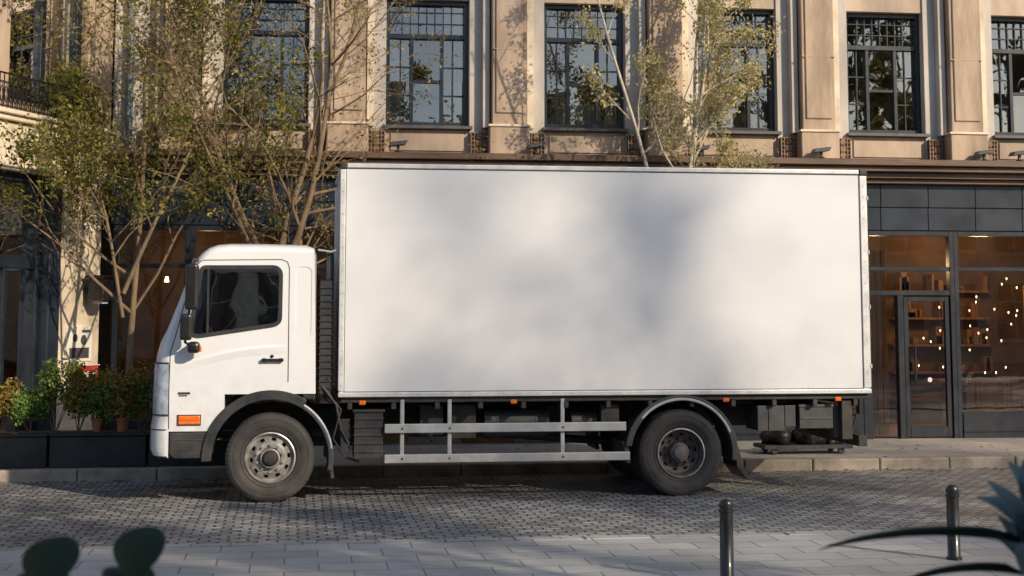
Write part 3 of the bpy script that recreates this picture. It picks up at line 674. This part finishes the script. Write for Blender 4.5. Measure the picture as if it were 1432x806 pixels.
def front_wheel(cx,cy,flip):
    tyre(cx,cy,flip)
    lathe('rim',[(.262,.03),(.262,.012),(.252,.008),(.246,.02),(.240,.05),(.232,.072),(.222,.070),(.208,.052),(.178,.018),(.168,.002),(.158,-.006),(.118,-.008),(.108,-.005)],(cx,cy,.462),M['rim'],TK,n=80,flip=flip,skip=lambda k,i:(k==7 and i%8 in (0,1,2)))
    lathe('hub',[(.108,-.004),(.104,-.02),(.098,-.05),(.088,-.06),(.072,-.062),(.070,-.09),(.060,-.102),(.03,-.106),(.0001,-.107)],(cx,cy,.462),M['hub'],TK,n=40,flip=flip)
    lathe('hub_ring',[(.101,-.046),(.102,-.058),(.092,-.066),(.084,-.062)],(cx,cy,.462),M['rim'],TK,n=40,flip=flip)
    lathe('brake_drum',[(.24,.10),(.0001,.10)],(cx,cy,.462),M['chassis'],TK,n=32,flip=flip)
    lugs(cx,cy,.138,-.006,M['rim'],flip)
def rear_wheel(cx,cy,flip):
    tyre(cx,cy,flip); tyre(cx,cy+.31*flip,flip)
    lathe('rim',[(.262,.03),(.262,.012),(.252,.008),(.246,.03),(.238,.06),(.232,.12),(.225,.15),(.205,.155),(.180,.160),(.17,.168),(.12,.17),(.108,.168)],(cx,cy,.462),M['rimd'],TK,n=80,flip=flip,skip=lambda k,i:(k==7 and i%8 in (0,1,2)))
    lathe('rim_edge',[(.264,.014),(.262,.004),(.250,.002),(.246,.014)],(cx,cy,.462),M['rim'],TK,n=80,flip=flip)
    lathe('hub',[(.112,.168),(.108,.10),(.100,.06),(.085,.05),(.078,.052),(.074,.03),(.060,.022),(.0001,.02)],(cx,cy,.462),M['rimd'],TK,n=40,flip=flip)
    lathe('brake_drum',[(.24,.19),(.0001,.19)],(cx,cy,.462),M['chassis'],TK,n=32,flip=flip)
    lugs(cx,cy,.142,.166,M['hub'],flip,depth=.04)
front_wheel(-2.525,.055,1); front_wheel(-2.525,W-.055,-1)
rear_wheel(1.845,.03,1); rear_wheel(1.845,W-.03,-1)
def arc_guard(name,cx,cz,r0,r1,a0,a1,y0,y1,mat,n=28):
    v=[];f=[]
    for i in range(n+1):
        t=R(a0+(a1-a0)*i/n); c_,s_=math.cos(t),math.sin(t)
        for r_,y_ in ((r0,y0),(r1,y0),(r1,y1),(r0,y1)): v.append((cx+c_*r_,y_,cz+s_*r_))
    for i in range(n):
        for k in range(4): f.append((i*4+k,i*4+(k+1)%4,(i+1)*4+(k+1)%4,(i+1)*4+k))
    f.append((0,1,2,3)); f.append(tuple(n*4+k for k in (3,2,1,0)))
    return mkobj(name,v,f,mat,TK,sharp=40,bevel=.008,segs=2)
for y0,y1,ye0,ye1 in ((.0,.60,-.02,.0),(W-.6,W,W,W+.02)):
    arc_guard('rear_mudguard',1.845,.46,.575,.605,-8,172,y0+.02,y1-.02,M['fender'])
    arc_guard('rear_mudguard_lip',1.845,.46,.555,.622,-8,172,ye0+.015,ye1+.015,M['fender'])
    arc_guard('rear_mudguard_trim',1.845,.46,.560,.590,22,140,ye0+.008 if ye0<1 else ye0+.02,ye1+.01 if ye0<1 else ye1+.022,M['rail'])
    arc_guard('front_mudguard',-2.525,.46,.60,.64,-14,60,y0+.05,y1-.05,M['fender'])
arc_guard('front_mudguard_trim',-2.525,.46,.625,.652,8,62,.012,.03,M['rail'])
mf=MB()
for y0,y1 in ((.03,.58),(W-.58,W-.03)):
    mf.prism([(2.43,.50),(2.46,.30),(2.56,.17),(2.60,.19),(2.52,.34),(2.48,.52)],y0,y1)
    mf.prism([(-1.92,.42),(-1.90,.24),(-1.86,.24),(-1.885,.42)],y0+.05,y1-.05)
    mf.prism([(1.20,.60),(1.262,.56),(1.285,.36),(1.24,.36)],y0,y1)
mf.obj('mud_flaps',M['plastic'],TK,bevel=.006)
# ------- cab
cy0,CW=.02,2.26
PR=[(-2.066,1.12,0,0),(-2.066,2.56,-.15,0),(-2.09,2.65,-.1,-.3),(-2.18,2.69,0,-.5),(-2.6,2.70,0,-.5),(-2.97,2.70,0,-.5),(-3.10,2.69,0,-.5),(-3.20,2.655,.2,-.4),(-3.27,2.605,.3,-.3),(-3.325,2.54,.32,-.15),(-3.40,2.395,.32,0),(-3.46,2.22,.34,0),(-3.52,2.06,.36,0),(-3.63,1.787,.45,0),(-3.69,1.66,.6,0),(-3.735,1.52,.8,0),(-3.755,1.35,.95,0),(-3.765,1.1,1,0),(-3.765,.915,1,0),(-3.787,.77,1,0),(-3.787,.55,1,0),(-3.76,.495,.9,0),(-3.56,.475,0,0),(-3.56,.745,0,0),(-3.0,.745,0,0),(-3.0,1.12,0,0)]
TT=[0,.012,.04,.09,.18,.40,CW/2]; IN=[.205,.165,.115,.07,.035,.010,0]
secs=[(t,i) for t,i in zip(TT,IN)]+[(CW-t,i) for t,i in list(zip(TT,IN))[-2::-1]]
v=[];f=[];n=len(PR)
for t,ins in secs:
    for x_,z_,wx,wz in PR: v.append((x_+wx*ins,cy0+t,z_+wz*ins))
for s in range(len(secs)-1):
    for i in range(n):
        j=(i+1)%n; f.append((s*n+i,s*n+j,(s+1)*n+j,(s+1)*n+i))
f.append(tuple(range(n))); f.append(tuple((len(secs)-1)*n+i for i in reversed(range(n))))
cab=mkobj('cab_body',v,f,M['white'],TK)
bm=bmesh.new(); bm.from_mesh(cab.data); bmesh.ops.recalc_face_normals(bm,faces=bm.faces); bm.to_mesh(cab.data); bm.free()
cutters=[]
def cutter(mb):
    o=mb.obj('cut',None); b2=bmesh.new(); b2.from_mesh(o.data); bmesh.ops.recalc_face_normals(b2,faces=b2.faces); b2.to_mesh(o.data); b2.free()
    cutters.append(o); md=cab.modifiers.new('x','BOOLEAN'); md.operation='DIFFERENCE'; md.solver='EXACT'; md.object=o
cutter(MB().prism([(-2.12,1.17),(-2.12,2.60),(-2.95,2.62),(-3.13,2.57),(-3.22,2.45),(-3.42,1.95),(-3.55,1.65),(-3.56,1.17)],cy0+.05,cy0+CW-.05))
cutter(MB().cyl((-2.525,-.2,.46),(-2.525,.80,.46),.625,n=64)); cutter(MB().cyl((-2.525,W-.8,.46),(-2.525,W+.2,.46),.625,n=64))
win=[(-3.265,2.44),(-2.485,2.445),(-2.432,2.39),(-2.435,1.87),(-2.49,1.825),(-3.30,1.705),(-3.375,1.74),(-3.345,1.95)]
winr=rounded(win,.05,4)
cutter(MB().prism(winr,-.3,W+.3))
cutter(MB().prism([(-4.0,1.74),(-3.50,1.74),(-3.22,2.44),(-3.6,2.44)],cy0+.13,cy0+CW-.13))
rq=rounded([(-2.29,2.44),(-2.12,2.44),(-2.12,1.70),(-2.29,1.64)],.07,5)
cutter(MB().prism(rq,-.3,cy0+.006)); cutter(MB().prism(rq,cy0+CW-.006,W+.3))
bpy.context.view_layer.update()
dg=bpy.context.evaluated_depsgraph_get(); me=bpy.data.meshes.new_from_object(cab.evaluated_get(dg))
cab.modifiers.clear(); cab.data=me
for o in cutters: bpy.data.objects.remove(o)
setsmooth(me,32)
if not me.materials: me.materials.append(M['white'])
wn=cab.modifiers.new('wn','WEIGHTED_NORMAL'); wn.keep_sharp=True
def ring(name,pts,w,y0,y1,mat):
    c=Vector((sum(p[0] for p in pts)/len(pts),sum(p[1] for p in pts)/len(pts)))
    o=[];inn=[]
    m_=len(pts)
    for i in range(m_):
        a=Vector(pts[i-1]);b=Vector(pts[(i+1)%m_]); t=(b-a).normalized(); nrm=Vector((-t.y,t.x)); p=Vector(pts[i])
        if (p-c).dot(nrm)<0: nrm=-nrm
        o.append(p+nrm*.012); inn.append(p-nrm*w)
    v=[];f=[]
    for q in (o,inn):
        for y in (y0,y1):
            for p in q: v.append((p.x,y,p.y))
    for i in range(m_):
        j=(i+1)%m_
        f+= [(i,j,2*m_+j,2*m_+i),(i,m_+i,m_+j,j),(2*m_+i,2*m_+j,3*m_+j,3*m_+i),(m_+i,3*m_+i,3*m_+j,m_+j)]
    mkobj(name,v,f,mat,TK,sharp=40)
ring('side_window_rubber',winr,.030,cy0-.006,cy0+.03,M['plastic']); ring('side_window_rubber',winr,.030,cy0+CW-.03,cy0+CW+.006,M['plastic'])
for y in (cy0+.014,cy0+CW-.014):
    mkobj('side_window_glass',[(a,y,b) for a,b in winr],[tuple(range(len(winr)))],M['cabglass'],TK)
MB().box(-3.20,-3.178,cy0-.002,cy0+.02,1.74,2.44).obj('quarter_light_bar',M['plastic'],TK)
mkobj('windscreen',[(-3.61,cy0+.11,1.72),(-3.61,cy0+CW-.11,1.72),(-3.335,cy0+CW-.11,2.46),(-3.335,cy0+.11,2.46)],[(0,1,2,3)],M['cabglass'],TK)
y=cy0-.0005
door=[(-3.56,.77),(-3.565,1.2),(-3.56,1.55),(-3.50,1.76),(-3.435,2.02),(-3.345,2.36),(-3.31,2.46),(-3.25,2.505),(-2.44,2.515),(-2.375,2.49),(-2.355,2.43),(-2.352,1.24)]
for yy in (y,cy0+CW+.0005):
    tube('door_gap',[(a,yy,b) for a,b in door],.0045,M['chassis'],TK)
    cz_=[(-3.5,1.38),(-3.35,1.44),(-3.2,1.49),(-3.05,1.53),(-2.9,1.56),(-2.75,1.582),(-2.6,1.597),(-2.37,1.61)]
    v=[];f=[]; sg_=-1 if yy<1 else 1
    for i,(a,b) in enumerate(cz_):
        h_=.014*math.sin(math.pi*min(1,(i+.3)/len(cz_)))
        v+=[(a,yy,b+.03),(a,yy+sg_*h_,b),(a,yy,b-.07)]
    for i in range(len(cz_)-1):
        f+=[(i*3,i*3+1,i*3+4,i*3+3),(i*3+1,i*3+2,i*3+5,i*3+4)]
    mkobj('body_crease',v,f,M['white'],TK)
h=MB(); h.box(-2.63,-2.40,-.025,.0,1.455,1.485); h.box(-2.62,-2.58,-.02,.02,1.45,1.49); h.box(-2.45,-2.41,-.02,.02,1.45,1.49); h.cyl((-2.52,.005,1.51),(-2.52,.018,1.51),.018,n=12)
h.obj('door_handle',M['black'],TK,bevel=.008,segs=2)
MB().box(-3.47,-3.35,.010,.019,1.125,1.145).box(-3.46,-3.38,.012,.019,1.105,1.115).obj('badge',M['hub'],TK)
for y0,y1 in ((-.015,.14),(W-.14,W+.015)):
    arc_guard('wheel_arch_flare',-2.525,.46,.60,.70,58,182,y0,y1,M['plastic'],n=40)
    arc_guard('wheel_arch_flare_rear',-2.525,.46,.60,.655,-12,58,y0+.03,y1,M['fender'],n=20)
s=MB()
for y0,y1 in ((.012,.5),(W-.5,W-.012)):
    s.prism([(-3.55,.735),(-3.10,.735),(-3.12,.50),(-3.16,.47),(-3.50,.47),(-3.55,.52)],y0,y1)
    s.box(-2.20,-2.07,y0+.02,y1,1.06,1.118)
s.box(-3.70,-3.2,.3,W-.3,.45,.75)
s.obj('entry_step',M['plastic'],TK,bevel=.012,segs=2)
s=MB()
for y0 in (.006,W-.012): s.box(-3.52,-3.16,y0,y0+.006,.655,.665); s.box(-3.52,-3.16,y0,y0+.006,.56,.57)
s.obj('step_ribs',M['fender'],TK)
s=MB()
s.box(-3.465,-3.245,.0,.019,.815,.905); s.box(-3.465,-3.245,W-.019,W,.815,.905); s.obj('indicator_lamp',M['orange'],TK,bevel=.01,segs=2)
s=MB(); s.box(-3.475,-3.235,.010,.0195,.805,.915); s.box(-3.46,-3.25,-.001,.0,.857,.861); s.obj('indicator_surround',M['plastic'],TK,bevel=.0)
def prof_x(z):
    pts=[(p[1],p[0],p[2]) for p in PR[9:21]]
    for a,b in zip(pts,pts[1:]):
        if b[0]<=z<=a[0]:
            t=(a[0]-z)/(a[0]-b[0]+1e-9); return a[1]+(b[1]-a[1])*t, a[2]+(b[2]-a[2])*t
    return pts[-1][1],pts[-1][2]
def patch(name,z0,z1,t0i,t1i,off,mat,mirror=False):
    v=[];f=[];rows=8;cols=list(range(t0i,t1i+1))
    for r_ in range(rows+1):
        z=z0+(z1-z0)*r_/rows; px_,w_=prof_x(z)
        for c_ in cols:
            x_=px_+w_*IN[c_]-off*.8; y_=TT[c_]-off*.5
            v.append((x_,cy0+y_ if not mirror else cy0+CW-y_,z))
    nc=len(cols)
    for r_ in range(rows):
        for c_ in range(nc-1): f.append((r_*nc+c_,r_*nc+c_+1,(r_+1)*nc+c_+1,(r_+1)*nc+c_))
    mkobj(name,v,f,mat,TK,smooth=True)
for mi in (False,True):
    patch('headlight_surround',.90,1.45,0,5,.006,M['fender'],mirror=mi)
    patch('headlight',.92,1.43,0,5,.012,M['lens'],mirror=mi)
    patch('bumper_gap',.755,.768,0,6,.003,M['chassis'],mirror=mi)
g_=MB()
for i in range(5): g_.box(-3.80,-3.76,.5,W-.5,.95+.1*i,1.02+.1*i)
g_.obj('grille_slats',M['plastic'],TK,bevel=.01)
for y_ in (.6,1.4): tube('wiper',[(-3.69,y_,1.70),(-3.63,y_+.05,1.80),(-3.58,y_+.45,1.88)],.009,M['plastic'],TK)
for sgn,yb in ((-1,cy0),(1,cy0+CW)):
    mm=MB()
    def yy(a): return yb+sgn*a
    mm.box(-3.405,-3.275,min(yy(.12),yy(.30)),max(yy(.12),yy(.30)),1.99,2.46)
    mm.box(-3.45,-3.33,min(yy(.13),yy(.28)),max(yy(.13),yy(.28)),1.68,1.95)
    mm.obj('mirror_housings',M['black'],TK,bevel=.03,segs=3)
    tube('mirror_arm',[(-3.30,yy(0),2.50),(-3.33,yy(.12),2.515),(-3.34,yy(.20),2.49),(-3.36,yy(.2),2.0),(-3.40,yy(.2),1.66),(-3.36,yy(.12),1.63),(-3.36,yy(0),1.64)],.014,M['plastic'],TK)
    mm=MB(); mm.box(-3.38,-3.25,min(yy(.06),yy(.2)),max(yy(.06),yy(.2)),1.545,1.665); mm.obj('kerb_mirror',M['black'],TK,bevel=.04,segs=3)
    mm=MB(); mm.box(-3.27,-3.235,min(yy(.10),yy(.16)),max(yy(.10),yy(.16)),1.56,1.62); mm.obj('mirror_repeater',M['orange'],TK,bevel=.006)
s=MB()
for y0 in (.30,1.45):
    s.box(-3.0,-2.50,y0,y0+.5,1.45,1.60); s.prism([(-2.62,1.58),(-2.46,1.58),(-2.40,2.12),(-2.52,2.14)],y0+.02,y0+.48); s.prism([(-2.50,2.14),(-2.42,2.14),(-2.39,2.34),(-2.47,2.34)],y0+.14,y0+.36)
s.obj('seats',M['seat'],TK,bevel=.04,segs=3)
s=MB(); s.prism([(-3.52,1.62),(-3.18,1.64),(-3.12,1.50),(-3.12,1.2),(-3.5,1.2)],.1,W-.1); s.obj('dashboard',M['plastic'],TK,bevel=.02)
pts=[]
for i in range(24):
    t=2*math.pi*i/24; pts.append((-3.0+.12*math.sin(t),.55+.22*math.cos(t),1.80+.18*math.sin(t)))
tube('steering_wheel',pts,.014,M['plastic'],TK,cyclic=True)
tube('steering_column',[(-3.0,.55,1.80),(-3.2,.55,1.6)],.03,M['plastic'],TK)
s=MB(); s.box(-2.03,-1.90,.10,.42,1.10,2.30); s.box(-2.02,-1.90,.6,1.7,1.2,2.2)
for i in range(16): s.box(-2.04,-1.885,.085,.43,1.16+.07*i,1.185+.07*i)
s.box(-1.97,-1.89,.12,.30,2.3,2.62); s.obj('air_intake',M['plastic'],TK,bevel=.01)
for i in range(3):
    tube('coiled_line',[(-2.04,.3+.1*i,2.35),(-1.98,.15+.1*i,2.2-.1*i),(-1.9,.2,1.7),(-1.95,.1+.1*i,1.25),(-1.86,.3,1.05)],.010,M['black'],TK)
tube('grab_bar',[(-2.06,.06,2.62),(-1.92,.06,2.60),(-1.86,.06,2.62)],.012,M['rail'],TK)
tube('hose',[(-2.0,.10,1.2),(-1.85,.05,1.0),(-1.80,.10,.75),(-1.72,.12,.6)],.016,M['plastic'],TK)
tube('hose',[(-1.95,.10,1.15),(-1.80,.06,.95),(-1.88,.10,.65),(-1.75,.15,.45),(-1.6,.2,.40)],.012,M['plastic'],TK)

# ---------------------------------------------------------------- street furniture
def bollard(x_,y_,h_):
    E=empty('bollard')
    pr=[(.062,.0),(.062,.02),(.050,.03),(.048,h_-.10),(.056,h_-.095),(.056,h_-.075),(.049,h_-.07),(.052,h_-.045),(.048,h_-.02),(.03,h_-.004),(.0001,h_)]
    v=[];f=[];n=28
    for r_,z_ in pr:
        for i in range(n):
            t=2*math.pi*i/n; v.append((x_+r_*math.cos(t),y_+r_*math.sin(t),.03+z_))
    for k in range(len(pr)-1):
        for i in range(n):
            j=(i+1)%n; f.append((k*n+i,k*n+j,(k+1)*n+j,(k+1)*n+i))
    mkobj('post',v,f,M['black'],E,sharp=50)
bollard(.80,-5.37,.60); bollard(2.87,-4.56,.58)
E=empty('stone_block'); o=MB(); o.prism(rounded([(3.02,.13),(3.26,.13),(3.24,.38),(3.05,.36)],.04),3.1,3.35); o.obj('block',M['concrete'],E,bevel=.02,segs=2)
E=empty('low_trolley'); o=MB(); o.box(3.75,4.95,3.2,3.7,.20,.25); o.cyl((4.9,3.25,.25),(5.02,3.25,.62),.015); o.cyl((4.9,3.65,.25),(5.02,3.65,.62),.015); o.cyl((5.02,3.25,.62),(5.02,3.65,.62),.015)
for x_ in (3.9,4.8):
    for y_ in (3.25,3.65): o.cyl((x_,y_-.02,.175),(x_,y_+.02,.175),.045,n=16)
o.obj('platform',M['plastic'],E,bevel=.006)
def blob(c,r,seed,parent):
    bm=bmesh.new(); bmesh.ops.create_icosphere(bm,subdivisions=3,radius=1)
    for v_ in bm.verts:
        q=v_.co.copy(); k=1+.13*math.sin(5*q.x+seed)+.10*math.sin(7*q.y+2*seed)+.08*math.sin(9*q.z); z=max(-.6,q.z)
        v_.co=Vector((c[0]+q.x*r[0]*k,c[1]+q.y*r[1]*k,c[2]+z*r[2]*k))
    me=bpy.data.meshes.new('bag'); bm.to_mesh(me); bm.free(); me.materials.append(M['bag'])
    for p_ in me.polygons: p_.use_smooth=True
    ob_=bpy.data.objects.new('bag',me); COL.objects.link(ob_); ob_.parent=parent
blob((4.02,3.45,.34),(.22,.18,.15),1,E); blob((4.42,3.42,.36),(.24,.2,.18),2,E); blob((4.74,3.45,.32),(.15,.16,.12),3,E)

def blade(v,f,base,yaw,elev,L,wd,droop,segs=7,fold=.25,broad=True):
    p=Vector(base); d=Vector((math.cos(yaw)*math.cos(elev),math.sin(yaw)*math.cos(elev),math.sin(elev)))
    b=len(v)
    for i in range(segs+1):
        t=i/segs; side=d.cross(Vector((0,0,1)))
        if side.length<.01: side=Vector((1,0,0))
        side.normalize(); up_=side.cross(d).normalized()
        w_=wd*(math.sin(math.pi*min(1,max(0,t*.93+.05)))**.8) if broad else wd*(1-t)**.6*min(1,t*6+.35)
        v.append(tuple(p+side*w_*.5+up_*w_*fold)); v.append(tuple(p)); v.append(tuple(p-side*w_*.5+up_*w_*fold))
        p=p+d*L/segs; d=(d+Vector((0,0,-droop/segs))).normalized()
    for i in range(segs):
        a=b+i*3; f.append((a,a+1,a+4,a+3)); f.append((a+1,a+2,a+5,a+4))
def potted(name,x_,y_,top,seed,kind):
    rnd=random.Random(seed); E=empty(name)
    pot=MB(); pot.cyl((x_,y_,.03),(x_,y_,.62),.16,.22,n=28); pot.cyl((x_,y_,.62),(x_,y_,.66),.235,.235,n=28); pot.obj('pot',M['planter'],E,smooth=40,bevel=.005)
    v=[];f=[];st=MB()
    if kind=='broad':
        for s_ in range(3):
            ox=(-.10,.06,-.02)[s_]; oy=rnd.uniform(-.04,.04); h_=top-(.10,.085,.20)[s_]
            st.cyl((x_+ox*.2,y_,.6),(x_+ox,y_+oy,h_),.010,.006,n=8)
            k=13
            for i in range(k):
                z_=.85+(h_-.85)*(i/(k-1)); top3=i>=k-3
                # the youngest leaves stand up and face the street
                blade(v,f,(x_+ox*(.2+.8*(z_-.6)/(h_-.6)),y_+oy,z_),(i*2.4+s_) if not top3 else (1.3,1.9,-1.5)[k-1-i],R(rnd.uniform(10,35)) if not top3 else R((64,50,58)[k-1-i]),rnd.uniform(.11,.14),rnd.uniform(.095,.115),1.5 if not top3 else 1.0,fold=.12 if top3 else .25)
        st.obj('stems',M['bark'],E); mkobj('leaves',v,f,M['bigleaf'],E,smooth=True)
    else:
        st.cyl((x_,y_,.6),(x_,y_,top-.22),.025,.018,n=10)
        for i in range(20):
            blade(v,f,(x_,y_,top-.46+.008*i),i*2.4+.4,R(rnd.uniform(0,35)),rnd.uniform(.34,.48),rnd.uniform(.028,.04),rnd.uniform(.9,1.5),segs=10,broad=False)
        blade(v,f,(x_-.02,y_,top-.12),math.pi+.1,R(10),.50,.055,.38,segs=12,broad=False,fold=.45)
        blade(v,f,(x_-.02,y_,top-.19),math.pi-.2,R(8),.32,.045,.6,segs=10,broad=False,fold=.45)
        mkobj('strap_leaves',v,f,M['bigleaf'],E,smooth=True)
        v=[];f=[]
        for i in range(16):
            blade(v,f,(x_+.01,y_-.02,top-.26+.012*i),i*2.1,R(rnd.uniform(35,75)),rnd.uniform(.16,.24),rnd.uniform(.075,.105),.8)
        mkobj('pale_leaves',v,f,M['paleleaf'],E,smooth=True); st.obj('stem',M['bark'],E)
potted('potted_rubber_plant',-2.64,-13.2,1.535,4,'broad')
potted('potted_dracaena',-.65,-12.95,1.56,9,'strap')

# ---------------------------------------------------------------- light, sky, camera
sd=Vector((.62,-.78,0)).normalized(); el=R(27)
sdir=Vector((sd.x*math.cos(el),sd.y*math.cos(el),math.sin(el)))
sl=bpy.data.lights.new('sun','SUN'); sl.energy=5.0; sl.angle=R(.8); sl.color=(1.0,.82,.60)
so=bpy.data.objects.new('sun',sl); COL.objects.link(so); so.rotation_euler=sdir.to_track_quat('Z','Y').to_euler(); so.location=(20,-20,20)
w=bpy.data.worlds.new('World'); scene.world=w; w.use_nodes=True; nt=w.node_tree
bg=nt.nodes.get('Background') or nt.nodes.new('ShaderNodeBackground')
sk=nt.nodes.new('ShaderNodeTexSky'); sk.sky_type='NISHITA'; sk.sun_disc=False; sk.sun_elevation=el; sk.sun_rotation=math.atan2(sd.x,sd.y)
nt.links.new(sk.outputs[0],bg.inputs[0]); bg.inputs[1].default_value=.15
cd=bpy.data.cameras.new('camera'); cam=bpy.data.objects.new('camera',cd); COL.objects.link(cam)
cam.location=(-2.283,-16.25,1.95); cam.rotation_euler=(R(96),0,R(-8)); cd.sensor_width=36; cd.lens=53.8; cd.shift_y=-.132
cd.clip_start=.05; cd.clip_end=800
cd.dof.use_dof=True; cd.dof.focus_distance=16.6; cd.dof.aperture_fstop=4.5
scene.camera=cam
scene.view_settings.view_transform='Standard'; scene.view_settings.look='None'; scene.view_settings.exposure=0
